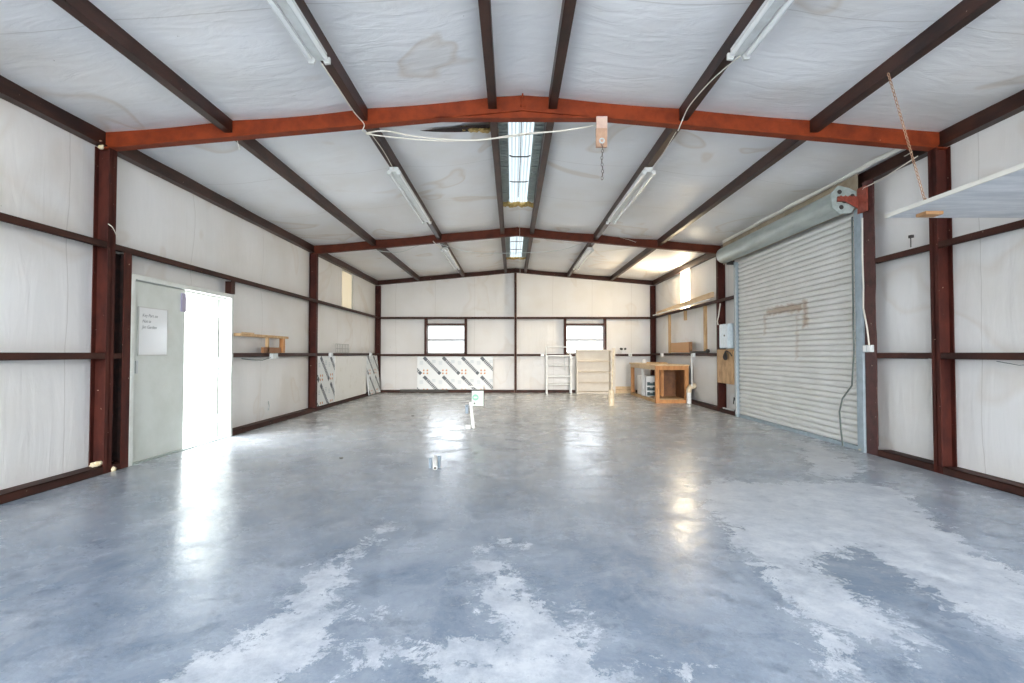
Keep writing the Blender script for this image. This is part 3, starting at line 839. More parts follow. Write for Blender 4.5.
# ------------------------------------------------------------------ roller door in the right wall
RY0, RY1 = 6.15, 9.52
def roller():
    e = bpy.data.objects.new('door_2', None); COL.objects.link(e); e.location = (XR, (RY0+RY1)/2, 0)
    struct(e, 'closed corrugated roller door in the right wall')
    # curtain: wavy slats
    xs = XR + .03; prof = []
    sl = .079; n = int(3.0/sl)
    for i in range(n):
        z = .05 + i*sl
        prof += [(xs+.030, z), (xs+.004, z+.006), (xs-.004, z+.034), (xs+.002, z+.062), (xs+.012, z+.072)]
    vs = []; fs = []
    ys = np.linspace(RY0+.03, RY1-.03, 24)
    for y in ys:
        for (x, z) in prof: vs.append((x, y, z))
    k = len(prof)
    for j in range(len(ys)-1):
        for i in range(k-1): fs.append((j*k+i, j*k+i+1, (j+1)*k+i+1, (j+1)*k+i))
    m = bpy.data.materials.new('roller_slat_paint'); m.use_nodes = True
    nt = m.node_tree; N = nt.nodes; L = nt.links; b = N['Principled BSDF']; b.inputs['Roughness'].default_value = .45
    geo = N.new('ShaderNodeNewGeometry'); sp = N.new('ShaderNodeSeparateXYZ'); L.new(geo.outputs['Position'], sp.inputs[0])
    nz = N.new('ShaderNodeTexNoise'); nz.inputs['Scale'].default_value = 7; nz.inputs['Detail'].default_value = 6; L.new(geo.outputs['Position'], nz.inputs['Vector'])
    def mth(op, a, b_=None, c=None):
        x = N.new('ShaderNodeMath'); x.operation = op
        for i, v in enumerate((a, b_, c)):
            if v is None: continue
            if isinstance(v, (int, float)): x.inputs[i].default_value = v
            else: L.new(v, x.inputs[i])
        return x.outputs[0]
    def rect(y0, y1, z0, z1, soft=.05):
        cy, hy, cz, hz = (y0+y1)/2, (y1-y0)/2, (z0+z1)/2, (z1-z0)/2
        wob = mth('MULTIPLY', mth('SUBTRACT', nz.outputs[0], .5), .16)
        dy = mth('SUBTRACT', mth('ABSOLUTE', mth('SUBTRACT', sp.outputs[1], cy)), hy)
        dz = mth('SUBTRACT', mth('ABSOLUTE', mth('SUBTRACT', sp.outputs[2], cz)), hz)
        d = mth('ADD', mth('MAXIMUM', dy, dz), wob)
        r = N.new('ShaderNodeMapRange'); r.inputs[1].default_value = soft; r.inputs[2].default_value = -.01; L.new(d, r.inputs[0]); return r.outputs[0]
    stain = mth('MAXIMUM', rect(7.45, 8.45, 1.86, 1.93), mth('MAXIMUM', rect(7.30, 7.38, 1.62, 1.95), mth('MULTIPLY', rect(8.50, 8.53, 1.55, 1.85), .5)))
    stain = mth('MAXIMUM', stain, mth('MULTIPLY', rect(7.55, 7.57, 1.15, 1.9), .45))
    stain = mth('MULTIPLY', stain, .62)
    nz2 = N.new('ShaderNodeTexNoise'); nz2.inputs['Scale'].default_value = 2.2; nz2.inputs['Detail'].default_value = 5; L.new(geo.outputs['Position'], nz2.inputs['Vector'])
    r2 = N.new('ShaderNodeMapRange'); r2.inputs[1].default_value = .4; r2.inputs[2].default_value = .7; L.new(nz2.outputs[0], r2.inputs[0])
    mx0 = N.new('ShaderNodeMix'); mx0.data_type = 'RGBA'; mx0.inputs[6].default_value = (.80, .80, .77, 1); mx0.inputs[7].default_value = (.72, .72, .68, 1); L.new(r2.outputs[0], mx0.inputs[0])
    mx = N.new('ShaderNodeMix'); mx.data_type = 'RGBA'; mx.inputs[7].default_value = (.34, .19, .08, 1)
    L.new(mx0.outputs[2], mx.inputs[6]); L.new(stain, mx.inputs[0]); L.new(mx.outputs[2], b.inputs['Base Color'])
    mb = MB(); mb.add(vs, fs); mb.build('door_curtain', m, e)
    MB().box(xs-.02, xs+.03, RY0+.03, RY1-.03, 0.0, .05).build('bottom_bar', GUIDE, e)
    MB().box(XR-.015, XR+.075, RY0-.08, RY0-.0, 0, 2.98).box(XR-.025, XR-.015, RY0-.08, RY0+.03, 0, 2.98).build('guide_track', GUIDE, e)
    g2 = MB().box(XR-.015, XR+.075, RY1, RY1+.05, 0, 2.95).box(XR-.02, XR-.015, RY1-.02, RY1+.05, 0, 2.95)
    g2.build('guide_track', GUIDE, e)
    # chain running beside the far guide
    c = MB()
    for i in range(58): c.torus((XR-.035, RY1-.03, .08+i*.048), (1, 0, 0) if i % 2 else (0, 1, 0), .014, .005, 8, 4, 1.6, (0, 0, 1))
    c.build('hoist_chain', mat('pale_chain', (.62, .62, .58), .4, .3), e)
    # drum
    dx, dz, dr = XR-.16, 3.10, .150
    d = MB().tube([(dx, RY0+.04, dz), (dx, RY1+.16, dz)], dr, 40)
    d.build('drum_hood', GALV, e)
    ds = MB().tube([(dx, RY0-.03, dz), (dx, RY0+.02, dz)], .04, 16); ds.build('axle', CABLED, e)
    pl = MB().prism_y([(dx-.15, dz-.10), (dx-.06, dz-.17), (dx+.08, dz-.16), (dx+.17, dz-.04), (dx+.16, dz+.10), (dx+.06, dz+.15), (dx-.07, dz+.18), (dx-.16, dz+.08)], RY0, RY0+.035)
    p = pl.build('end_plate', mat('end_plate_steel', (.50, .57, .54), .45, .2, color2=(.36, .42, .40), nscale=14), e)
    for hx, hz in ((-.06, .10), (-.04, -.09), (.10, .05)): MB().tube([(dx+hx, RY0-.003, dz+hz), (dx+hx, RY0+.0, dz+hz)], .028, 14).build('plate_hole', CABLED, p)
    b = MB()
    b.box(dx-.11, XR+.03, RY0-.05, RY0-.03, dz-.03, dz+.03); b.box(XR-.03, XR-.01, RY0-.20, RY0-.04, dz-.19, dz+.12)
    for i in range(6): b.tube([(dx-.08+.055*i, RY0-.058, dz+.028), (dx-.08+.055*i, RY0-.05, dz+.028)], .012, 6)
    b.prism_y([(dx-.02, dz-.03), (XR-.02, dz-.03), (XR-.02, dz-.12)], RY0-.048, RY0-.035)
    b.build('drum_bracket', REDBR, e)
    b2 = MB().box(dx+.05, XR+.04, RY1+.14, RY1+.16, dz-.18, dz+.05); b2.build('drum_bracket', CABLED, e)
roller()
tag(MB().box(XR-.0, XR+.008, 5.88, 6.06, 0.0, 3.28).box(XR+.008, XR+.14, 6.05, 6.06, 0.08, 3.28).build('door_post', BROWNPOST), 'brown steel post beside the near edge of the roller door', 'post')
tag(MB().box(XR-.010, XR-.002, RY0-.02, RY1+.55, 2.99, 3.42).build('header_panel', mat('tan_header', (.50, .42, .31), .7, color2=(.36, .29, .2), nscale=4)), 'tan header strip above the roller door drum', 'header panel')
# rolled edge of insulation above the roller door
pts = []
for i in range(40):
    y = 5.15 + i*(9.9-5.15)/39
    pts.append((XR-.055+.006*math.sin(i*.9), y, zc(XR-.055)-.045+.005*math.sin(i*1.7)))
tag(MB().tube(pts, .034, 10).build('insulation_roll', mat('roll_vinyl', (.82, .79, .73), .5)), 'long white rolled insulation edge above the roller door', 'insulation')
# rope loop on the near side of the door
pts = [(XR-.04, 6.19, 2.9), (XR-.04, 6.20, 2.0), (XR-.04, 6.20, 1.2), (XR-.05, 6.23, .80), (XR-.06, 6.40, .62), (XR-.06, 6.46, .45), (XR-.05, 6.45, .2), (XR-.05, 6.42, .02)]
tag(MB().tube(pts, .010, 8).build('pull_rope', CABLEG), 'grey green rope hanging down the near edge of the roller door', 'rope')
# white dangling wires at the post
t = tag(MB().tube([(XR-.02, 5.2, 3.27), (XR-.03, 5.7, 3.20), (XR-.025, 6.0, 3.20), (XR-.02, 6.06, 3.12), (XR-.02, 6.07, 3.0)], .007, 6).build('electric_cable', CABLE), 'white cable end looping above the roller door bracket', 'cable')
t = tag(MB().tube([(XR-.012, 6.05, 2.85), (XR-.012, 6.06, 2.4), (XR-.02, 6.04, 2.0), (XR-.012, 6.06, 1.75), (XR-.012, 6.0, 1.5), (XR-.02, 5.96, 1.30)], .009, 8).build('electric_cable', CABLE), 'white cable running down the brown post into the outlet box', 'cable')
t = thing('outlet_box', (XR-.03, 5.98, 1.2), 'white four-socket outlet box on the girt beside the roller door', 'outlet')
MB().box(XR-.045, XR-.004, 5.90, 6.04, 1.215, 1.30).build('box', BOXGREY, t, bevel=.004)
for y in (5.935, 6.005):
    MB().box(XR-.048, XR-.045, y-.024, y+.024, 1.224, 1.291).build('socket', PLASTIC, t)
mb = MB().blob((XR+.02, 6.15, .03), .05, .04, .035, 3).blob((XR+.05, 6.08, .10), .03, .05, .02, 4)
tag(mb.build('spray_foam_lump', FOAM), 'pale foam lump at the foot of the roller door post', 'foam')

# ------------------------------------------------------------------ fluorescent strip lights
def strip(label, x, y0, y1, s_):
    z = zc(x) - .149 - .010
    t = thing('strip_light', (x, (y0+y1)/2, z), label, 'strip light', 'fluorescent strip lights')
    mb = MB()
    zt = z
    mb.prism_y([(x-.055, zt), (x+.055, zt), (x+.055, zt-.035), (x+.03, zt-.060), (x-.03, zt-.060), (x-.055, zt-.035)], y0, y1)
    mb.build('housing', WHITE_METAL, t, bevel=.002)
    for k in (-1, 1):
        xx = x + k*.062
        MB().tube([(xx, y0+.05, zt-.070), (xx, y1-.05, zt-.070)], .019, 14).build('fluorescent_tube', TUBE, t)
        for yy in (y0+.012, y1-.012):
            MB().prism_y([(x+k*.03, zt-.04), (xx+k*.022, zt-.045), (xx+k*.022, zt-.09), (xx-k*.02, zt-.095), (x+k*.03, zt-.065)], yy-.012, yy+.04 if yy < (y0+y1)/2 else yy+.012).build('lamp_holder', WHITE_METAL, t)
    return t
strip('white strip light at upper left under the roof, nearest bay', CX-1.61, 1.40, 3.86, -1)
strip('white strip light at upper right under the roof, nearest bay', CX+1.63, 1.35, 3.80, 1)
strip('white strip light on the second left purlin, middle bay', CX-1.60, 6.25, 8.69, -1)
strip('white strip light on the second right purlin, middle bay', CX+1.62, 6.25, 8.69, 1)
strip('small distant strip light left of ridge, farthest bay', CX-1.60, 11.0, 13.44, -1)
strip('small distant strip light right of ridge, farthest bay', CX+1.62, 11.0, 13.44, 1)

# wiring in the roof
def cable(pts, r, m, label, n=8):
    # smooth by Catmull-Rom
    P = [Vector(p) for p in pts]; P = [P[0]] + P + [P[-1]]; out = []
    for i in range(1, len(P)-2):
        for k in range(n):
            t_ = k/n; a, b, c, d = P[i-1], P[i], P[i+1], P[i+2]
            out.append(.5*((2*b)+(-a+c)*t_+(2*a-5*b+4*c-d)*t_*t_+(-a+3*b-3*c+d)*t_**3))
    out.append(P[-2])
    return tag(MB().tube(out, r, 6).build('electric_cable', m), label, 'cable')
PITCH = math.atan(11.9/500)
def at(px, py, Y):
    u, v = (px-512)/500, (341.5-py)/500
    dy = math.cos(PITCH) - v*math.sin(PITCH); dz = math.sin(PITCH) + v*math.cos(PITCH)
    return (u*Y/dy, Y, EYE + dz*Y/dy)
cable([at(322,64,3.78), at(338,88,4.1), at(354,112,4.6), at(364,124,4.93), at(363,131,4.97), at(372,134,5.12)], .005, CABLE, 'white cable dropping from the upper left strip light to the near rafter')
cable([at(366,133,5.12), at(385,131,5.13), at(412,136,5.15), at(440,139,5.16), at(480,140,5.16), at(520,134,5.16), at(560,131,5.16), at(598,125,5.16)], .008, CABLE, 'upper white cable looping below the near rafter past the skylight')
cable([at(366,134,5.18), at(400,138,5.18), at(445,141,5.18), at(490,139,5.18), at(540,133,5.18), at(570,130,5.18)], .007, CABLE, 'lower white cable sagging beside its twin below the near rafter')
cable([at(740,56,3.72), at(712,80,4.2), at(690,105,4.7), at(682,121,4.95), at(678,131,5.0)], .005, CABLE, 'thin white cable from the upper right strip light to the near rafter')
cable([at(676,132,5.12), at(664,152,5.6), at(652,170,6.2)], .004, CABLE, 'thin white cable from near rafter to the middle right strip light')
cable([at(372,135,5.12), at(384,152,5.6), at(394,170,6.15)], .004, CABLE, 'thin white cable from near rafter to the middle left strip light')
cable([at(598,252,10.5), at(640,245,10.45), at(604,233,10.2)], .004, CABLE, 'thin grey cable at the middle rafter right of ridge')
cable([at(372,250,10.6), at(400,252,10.6), at(430,243,10.5), at(470,252,10.6), at(515,253,10.6), at(560,250,10.6), at(590,240,10.5)], .006, BOXGREY, 'thin grey wire strung across behind the middle rafter')
cable([at(519,206,8.7), at(520,250,8.72), at(520,290,8.74)], .0022, CABLE, 'thin white pull string hanging from the ridge skylight end')
cable([at(236,137,5.12), at(240,150,5.14)], .004, CABLE, 'short white wire hanging below the near rafter on the left')
cable([at(433,241,10.3), at(438,246,10.34), at(446,250,10.9)], .007, CABLE, 'short white wire joining two strip lights at the middle rafter')
cable([at(878,163,6.0), at(900,158,5.6), at(912,152,5.3)], .006, CABLE, 'white cable along the eave above the right post')
cable([(XL+.006, 4.99, 2.50), (XL+.03, 5.02, 2.47), (XL+.012, 5.10, 2.40)], .004, CABLE, 'short white wire tied round the left column')
mb = MB()
for i, (px, py) in enumerate(((95, 137), (98, 141), (101, 147))): mb.blob(at(px, py, 4.97), .03, .02, .02, i+60, .4)
tag(mb.build('foam_lump', FOAM), 'pale foam lumps at the top of the left column', 'foam')

# hanging wood block with chain on the near rafter
t = thing('hanging_block', at(603, 118, 4.99), 'pinkish wooden hanger block with dark chain clamped on the near rafter', 'chain hanger')
x = (603-512)*4.97/500
MB().box(x-.055, x+.055, 4.972, 5.0, 3.37, 3.585).build('upper_block', mat('pink_wood', (.62, .42, .33), .6, color2=(.70, .52, .42), nscale=20), t, bevel=.003)
MB().box(x-.065, x+.045, 4.940, 4.972, 3.26, 3.45).build('lower_block', mat('tan_wood', (.55, .34, .22), .6, color2=(.45, .27, .17), nscale=20), t, bevel=.003)
MB().torus((x-.01, 4.925, 3.315), (0, 1, 0), .022, .008).build('eye_ring', BOXGREY, t)
c = MB()
for i in range(11): c.torus((x-.008+.004*math.sin(i), 4.925, 3.28-i*.034), (1, 0, 0) if i % 2 else (0, 1, 0), .010, .0035, 8, 5, 1.9, (0, 0, 1))
c.build('chain', CHAIND, t)

# ------------------------------------------------------------------ shelf hung on chain, right
t = thing('hanging_shelf', (3.7, 3.2, 2.33), 'wide pale grey shelf board hung by a chain at the right wall', 'shelf')
MB().box(3.13, WR-.02, 1.30, 4.16, 2.335, 2.352).build('shelf_board', SHEET, t)
MB().box(3.118, 3.130, 1.30, 4.16, 2.330, 2.360).build('shelf_edge', EDGE, t)
MB().box(3.30, 3.44, 3.96, 4.06, 2.31, 2.335).build('cleat', mat('orange_cleat', (.5, .27, .12), .7), t)
cc = MB(); a = Vector((3.03, 3.97, 3.44)); b = Vector((3.36, 4.02, 2.37)); n = 34; d = (b-a)/n; du = d.normalized()
for i in range(n+1):
    p = a + d*i
    ax = du.cross(Vector((0, 1, 0))).normalized() if i % 2 else Vector((0, 1, 0))
    cc.torus(p, ax, .009, .0032, 8, 5, 1.95, du)
tag(cc.build('hanging_chain', CHAIN), 'rusty chain running from the outer right purlin down to the hanging shelf', 'chain')
c2 = MB().tube([(3.34, 4.0, 2.42), (3.40, 4.02, 2.40), (3.42, 4.03, 2.36)], .008, 6).tube([(3.33, 4.0, 2.45), (3.36, 3.98, 2.38)], .006, 6)
tag(c2.build('chain_hook', CHAIN), 'rusty hook at the lower end of the shelf chain', 'hook')
tag(MB().tube([(XR-.03, 5.3, 2.33), (XR-.03, 5.3, 2.45)], .006, 6).box(XR-.04, XR-.01, 5.28, 5.32, 2.43, 2.46).build('hook_bolt', CABLED), 'small dark bolt standing on the upper right girt near the column', 'bolt')
tag(MB().tube([(XR-.015, 4.40, 1.13), (XR-.02, 4.2, 1.10), (XR-.015, 4.0, 1.12), (XR-.015, 3.7, 1.11)], .003, 5).box(XR-.02, XR-.005, 4.02, 4.1, 1.09, 1.12).build('thin_wire', CABLEG), 'thin wire with green clip hanging below the right girt', 'wire')

# ------------------------------------------------------------------ wooden bracket shelf on the left wall
t = thing('bracket_shelf', (XL+.05, 8.3, 1.16), 'narrow wooden ledge with a small square frame on the left wall girt', 'shelf')
Ya, Yb = 7.38, 8.98
MB().box(XL-.10, XL+.05, Ya, Yb, 1.46, 1.50).build('ledge', PINE, t, bevel=.003)
MB().box(XL-.01, XL+.03, 8.25, 8.30, 1.21, 1.46).build('upright', PINE, t)
MB().box(XL-.01, XL+.05, 8.75, 8.84, 1.21, 1.46).build('upright', WARMWOOD, t)
MB().box(XL-.01, XL+.03, 8.12, 8.74, 1.208, 1.30).build('backing_block', mat('brown_block', (.30, .13, .05), .6), t)
MB().box(XL+.00, XL+.04, 7.50, 7.80, 1.50, 1.52).build('pale_scrap', PALEWOOD, t)
t = thing('outlet_box', (XL+.03, 8.5, 1.12), 'grey outlet box with cable on the left girt below the wooden ledge', 'outlet')
MB().box(XL-.003, XL+.05, 8.38, 8.58, 1.11, 1.20).build('box', BOXGREY, t, bevel=.004)
MB().tube([(XL+.02, 8.38, 1.13), (XL+.02, 8.1, 1.09), (XL+.01, 7.8, 1.10), (XL+.01, 7.5, 1.12)], .006, 6).build('cable_tail', CABLEG, t)
tag(MB().tube([(WL+.035, 8.6, .22), (WL+.05, 8.62, .30), (WL+.04, 8.60, .38), (WL+.03, 8.65, .30), (WL+.035, 8.63, .22)], .006, 6).build('wire_scrap', BOXGREY), 'small dark loop of wire low on the left wall', 'wire')

# ------------------------------------------------------------------ printed foam boards
PRINT_D = mat('dark_print', (.10, .12, .14), .5); PRINT_O = mat('orange_print', (.62, .27, .10), .5); PRINT_G = mat('grey_print', (.55, .62, .66), .5)
FOAMB = mat('white_foam_board', (.82, .85, .86), .45)
def foam_board(name, origin, ux, n, w, h, label, grp=None, seed=0, lean=0.0, part_w=None):
    """board lies in plane (ux, up); n points into the room; printed diagonal bands of letters"""
    o = Vector(origin); ux = Vector(ux); n = Vector(n); up = (Vector((0, 0, 1)) - n*lean).normalized(); nn = ux.cross(up).normalized()
    if nn.dot(n) < 0: nn = -nn
    mb = MB(); mb.cur = 0
    def quad(pts, d=.0):
        mb.add([o + ux*a + up*b + nn*(d) for a, b in pts], [(0, 1, 2, 3)])
    t_ = .025
    vs = [o + ux*a + up*b + nn*c for c in (-t_, 0) for a, b in ((0, 0), (w, 0), (w, h), (0, h))]
    mb.add(vs, [(0,1,2,3),(4,5,6,7),(0,1,5,4),(1,2,6,5),(2,3,7,6),(3,0,4,7)])
    eps = .002
    def clipq(pts, m_):
        for ax_, lim, sg in ((0, 0, 1), (0, w, -1), (1, 0, 1), (1, h, -1)):
            out = []
            for i_, p_ in enumerate(pts):
                q_ = pts[(i_+1) % len(pts)]
                ip, iq = (p_[ax_]-lim)*sg >= 0, (q_[ax_]-lim)*sg >= 0
                if ip: out.append(p_)
                if ip != iq:
                    f_ = (lim-p_[ax_])/(q_[ax_]-p_[ax_])
                    out.append((p_[0]+(q_[0]-p_[0])*f_, p_[1]+(q_[1]-p_[1])*f_))
            pts = out
            if len(pts) < 3: return
        mb.cur = m_
        mb.add([o + ux*a + up*b + nn*(eps + .0006*m_) for a, b in pts], [tuple(range(len(pts)))])
    pw = .585; ph_ = .585
    sgn = -1
    # diagonal bands falling to the right, letters as pale slots inside a dark band
    for i in range(-2, int(w/pw)+2):
        for j in range(-1, int(h/ph_)+2):
            bx = i*pw + .20; by = h - .02 - j*ph_
            L_ = .72; k = 14
            for q in range(k):
                a0 = q/k*L_; a1 = (q+.72)/k*L_ if 1 < q < k-2 else (q+1)/k*L_
                dx, dz = .70, -.71
                wx, wz = .048*.71, .048*.70
                P = [(bx+a0*dx-wx, by+a0*dz-wz), (bx+a1*dx-wx, by+a1*dz-wz), (bx+a1*dx+wx, by+a1*dz+wz), (bx+a0*dx+wx, by+a0*dz+wz)]
                clipq(P, 1)
            # orange clover between bands
            for (ox, oz) in ((.05, .03), (-.06, .03), (.05, -.06), (-.06, -.06)):
                cx_, cz_ = bx + .06, by - .43
                r = .028
                clipq([(cx_+ox-r, cz_+oz-r*.6), (cx_+ox+r*.5, cz_+oz-r), (cx_+ox+r, cz_+oz+r*.6), (cx_+ox-r*.5, cz_+oz+r)], 2)
            for q in range(3):
                clipq([(bx-.13, by-.80+.035*q+ph_*.0), (bx-.02, by-.80+.035*q), (bx-.02, by-.785+.035*q), (bx-.13, by-.785+.035*q)], 3)
                clipq([(bx+.25, by-.10-.035*q), (bx+.36, by-.10-.035*q), (bx+.36, by-.085-.035*q), (bx+.25, by-.085-.035*q)], 3)
    ob = mb.build(name, [FOAMB, PRINT_D, PRINT_O, PRINT_G])
    return tag(ob, label, 'foam board', grp)
foam_board('foam_board', (-2.90, YB-.21, .10), (1, 0, 0), (0, -1, 0), 2.32, 1.00, 'white foam board with diagonal printed bands under the left back window', 'printed foam boards')
foam_board('foam_board', (XL-.02, 10.47, .085), (0, 1, 0), (1, 0, 0), 1.05, 1.06, 'printed foam board beside the middle left column', 'printed foam boards')
foam_board('foam_board', (XL+.06, 14.05, .02), (0, 1, 0), (1, 0, 0), 1.20, 1.12, 'leaning printed foam board in the back left corner', 'printed foam boards', lean=.10)
tag(MB().box(XL-.03, XL-.012, 11.54, 14.0, .085, 1.13).build('foam_board', mat('plain_white_sheet', (.84, .84, .81), .5, color2=(.70, .68, .62), nscale=5, lo=.55, hi=.75)), 'plain white foam sheet with scuffs between the two printed ones', 'foam board')
tag(MB().box(-3.42, -1.95, YB-.235, YB-.215, .02, .10).build('timber_strip', CABLED), 'dark strip lying at the foot of the back wall under the foam board', 'strip')
# little wire rack on the left wall girt
t = thing('wire_rack', (XL+.01, 11.9, 1.21), 'small grey wire rack standing on the girt above the plain foam sheet', 'rack')
f = MB()
for i in range(9): f.tube([(XL-.01, 11.55+i*.115, 1.21), (XL-.01, 11.55+i*.115, 1.42)], .006, 5)
for z in (1.22, 1.31, 1.42): f.tube([(XL-.01, 11.55, z), (XL-.01, 12.47, z)], .007, 5)
f.build('wires', mat('grey_wire', (.45, .45, .42), .5), t)
for (Y, l) in ((11.15, 'small white outlet box on the left girt beside the wire rack'), (14.3, 'small white outlet box on the left girt near the back corner')):
    t = thing('outlet_box', (XL+.02, Y, 1.13), l, 'outlet')
    MB().box(XL-.003, XL+.05, Y-.07, Y+.07, 1.12, 1.22).build('box', PLASTIC, t, bevel=.004)
    MB().box(XL+.05, XL+.053, Y-.04, Y+.04, 1.14, 1.20).build('socket', BOXGREY, t)

# ------------------------------------------------------------------ back wall furniture
def rack():
    x0, x1, y0, y1 = 1.02, 1.79, 14.98, 15.28
    t = thing('metal_rack', ((x0+x1)/2, (y0+y1)/2, 0), 'open white metal rack with thin shelves standing under the right back window', 'rack')
    for x in (x0, x1-.045):
        for y in (y0, y1-.03): MB().box(x, x+.045, y, y+.03, 0, 1.15 if y == y0 else 1.42).build('post', WHITE_METAL, t)
    for z, th_ in ((.27, .02), (.52, .035), (.84, .018), (1.13, .04)):
        MB().box(x0+.045, x1-.045, y0+.005, y1-.005, z, z+.008).box(x0+.045, x1-.045, y0, y0+.008, z-th_/2, z+th_/2).build('shelf', WHITE_METAL, t)
    MB().box(x0+.045, x1-.045, y1-.03, y1-.005, 1.38, 1.41).build('top_rail', WHITE_METAL, t)
    MB().tube([(x1-.20, y0+.06, .70), (x1-.20, y0+.05, 1.12)], .008, 6).build('hanging_rod', BOXGREY, t)
rack()
def bookcase():
    x0, x1, y0, y1, h = 1.93, 2.98, 14.93, 15.22, 1.31
    t = thing('bookcase', ((x0+x1)/2, (y0+y1)/2, 0), 'empty cream wooden bookcase in front of the right back window', 'bookcase')
    MB().box(x0, x0+.035, y0, y1, 0, h-.03).build('side_panel', CREAM, t); MB().box(x1-.035, x1, y0, y1, 0, h-.03).build('side_panel', CREAM, t)
    MB().box(x0-.02, x1+.02, y0-.01, y1, h-.03, h).build('top_board', CREAM, t)
    MB().box(x0+.035, x1-.035, y1-.012, y1, 0.02, h-.03).build('back_panel', CREAM, t)
    for z in (.06, .335, .655, .975): MB().box(x0+.035, x1-.035, y0, y1-.012, z-.025, z).build('shelf', mat('shelf_cream', (.62, .54, .44), .6), t)
    MB().box(x0+.035, x1-.035, y0+.03, y0+.045, 0, .035).build('kick_board', CREAM, t)
bookcase()
tag(MB().box(3.02, 3.10, 15.0, 15.16, 0, 1.36).box(3.00, 3.02, 15.0, 15.03, 0, 1.36).build('leaning_board', CREAM), 'tall pale board standing upright at the right side of the bookcase', 'board')
tag(MB().box(3.12, 3.72, 15.10, 15.30, 0, .10).box(3.12, 3.72, 15.28, 15.30, .10, .19).build('low_crate', PALEWOOD), 'low tan wooden tray on the floor between bookcase and workbench', 'tray')
# floor pipe near the bookcase
t = thing('standing_pipe', (2.30, 11.6, 0), 'stubby cream sleeve with a thin pipe rising from the floor before the bookcase', 'pipe')
MB().tube([(2.30, 11.6, 0), (2.30, 11.6, .34), (2.30, 11.6, .36)], [.068, .068, .055], 18).build('sleeve', PVCTAN, t)
MB().tube([(2.31, 11.6, .33), (2.32, 11.6, .62), (2.36, 11.6, 1.27)], .019, 10).build('pipe', PVCTAN, t)
# outlets and small items on the back girt
for (x, l) in ((.93, 'white outlet box on the back girt left of the metal rack'), (3.62, 'white outlet box on the back girt right of the bookcase')):
    t = thing('outlet_box', (x, YB-.2, 1.12), l, 'outlet')
    MB().box(x-.05, x+.05, YB-.235, YB-.19, 1.11, 1.20).build('box', PLASTIC, t, bevel=.004)
    MB().box(x-.03, x+.03, YB-.238, YB-.235, 1.13, 1.18).build('socket', BOXGREY, t)
t = thing('utility_light', (3.42, YB-.15, 1.2), 'small lamp with two dark heads on the back girt above the outlet', 'lamp')
MB().box(3.36, 3.48, YB-.17, YB-.10, 1.19, 1.30).build('body', PLASTIC, t)
for k in (-1, 1): MB().tube([(3.42+k*.05, YB-.19, 1.335), (3.42+k*.07, YB-.13, 1.34)], .035, 12).build('lamp_head', CABLED, t)
tag(MB().tube([(3.72, YB-.035, .45), (3.70, YB-.035, .58), (3.73, YB-.035, .70)], .008, 6).build('wire_scrap', CABLE), 'thin wire hanging on the back wall beside the workbench', 'wire')

# ------------------------------------------------------------------ workbench in the right corner
def bench():
    x0, x1, y0, y1, h = 3.46, 4.255, 12.05, 14.6, .93
    t = thing('workbench', ((x0+x1)/2, (y0+y1)/2, 0), 'open framed wooden workbench against the right wall in the back corner', 'workbench')
    MB().box(x0-.03, x1+.02, y0-.02, y1+.03, h-.03, h).build('bench_top', PALEWOOD, t, bevel=.003)
    MB().box(x0-.005, x0+.03, y0+.09, y1, h-.13, h-.03).build('side_rail', PALEWOOD, t)
    for (x, y) in ((x0, y0), (x1-.09, y0), (x0, y1-.09), (x1-.09, y1-.09)): MB().box(x, x+.09, y, y+.09, 0, h-.03).build('leg', WARMWOOD, t, bevel=.003)
    MB().box(x0+.09, x1-.09, y0, y0+.04, h-.13, h-.03).build('end_rail', WARMWOOD, t)
    MB().box(x0+.09, x1-.09, y0, y0+.07, 0, .08).build('end_rail', WARMWOOD, t)
    MB().box(x0, x0+.06, y0+.09, y1-.09, 0, .075).build('side_rail', PINE, t)
    MB().box(x0+.42, x1-.02, y0+.9, y0+.92, .05, h-.05).build('divider_panel', mat('shaded_ply', (.20, .08, .025), .6, color2=(.11, .045, .018), nscale=6), t)  # brown ply darkened in colour for the shade under the bench
    MB().box(x1-.015, x1-.0, y0+.09, y1-.09, .08, h-.03).build('side_panel', mat('shaded_ply', (.2, .08, .025)), t)
    MB().box(x0+.36, x0+.44, y0+.82, y0+.89, .05, h-.03).build('middle_post', WARMWOOD, t)
    MB().box(x0+.09, x1-.05, y0+.10, y0+.88, .08, .10).build('lower_shelf', PINE, t)
    MB().box(x0+.01, x0+.06, y0+1.30, y0+1.37, 0, h-.04).build('leg', WHITE_METAL, t)
    return t
bench()
t = thing('storage_drawers', (3.81, 13.9, 0), 'white plastic tower with three dark drawers under the workbench', 'drawers')
MB().box(3.67, 3.95, 13.72, 14.10, .0, .58).build('cabinet', PLASTIC, t, bevel=.012)
for i in range(3):
    d = MB().box(3.70, 3.92, 13.70, 13.72, .05+i*.135, .145+i*.135).build('drawer', DRAWER, t, bevel=.004)
    MB().box(3.77, 3.85, 13.685, 13.70, .12+i*.135, .135+i*.135).build('drawer_pull', PLASTIC, d)
tag(MB().box(3.53, 3.65, 13.72, 14.10, .0, .60).build('white_bin', PLASTIC), 'narrow white plastic bin left of the drawer tower under the workbench', 'bin')
t = thing('mug', (3.75, 14.1, .93), 'white cup standing on the workbench top', 'cup')
MB().tube([(3.72, 14.1, .93), (3.72, 14.1, 1.04)], .05, 16).build('cup_body', PLASTIC, t)
MB().torus((3.775, 14.1, .985), (0, 1, 0), .028, .007).build('handle', PLASTIC, t)
tag(MB().bar((3.62, 13.4, .95), (4.05, 13.1, .95), .09, .035).build('wood_offcut', PINE), 'loose wood offcut lying on the workbench top', 'wood scrap')
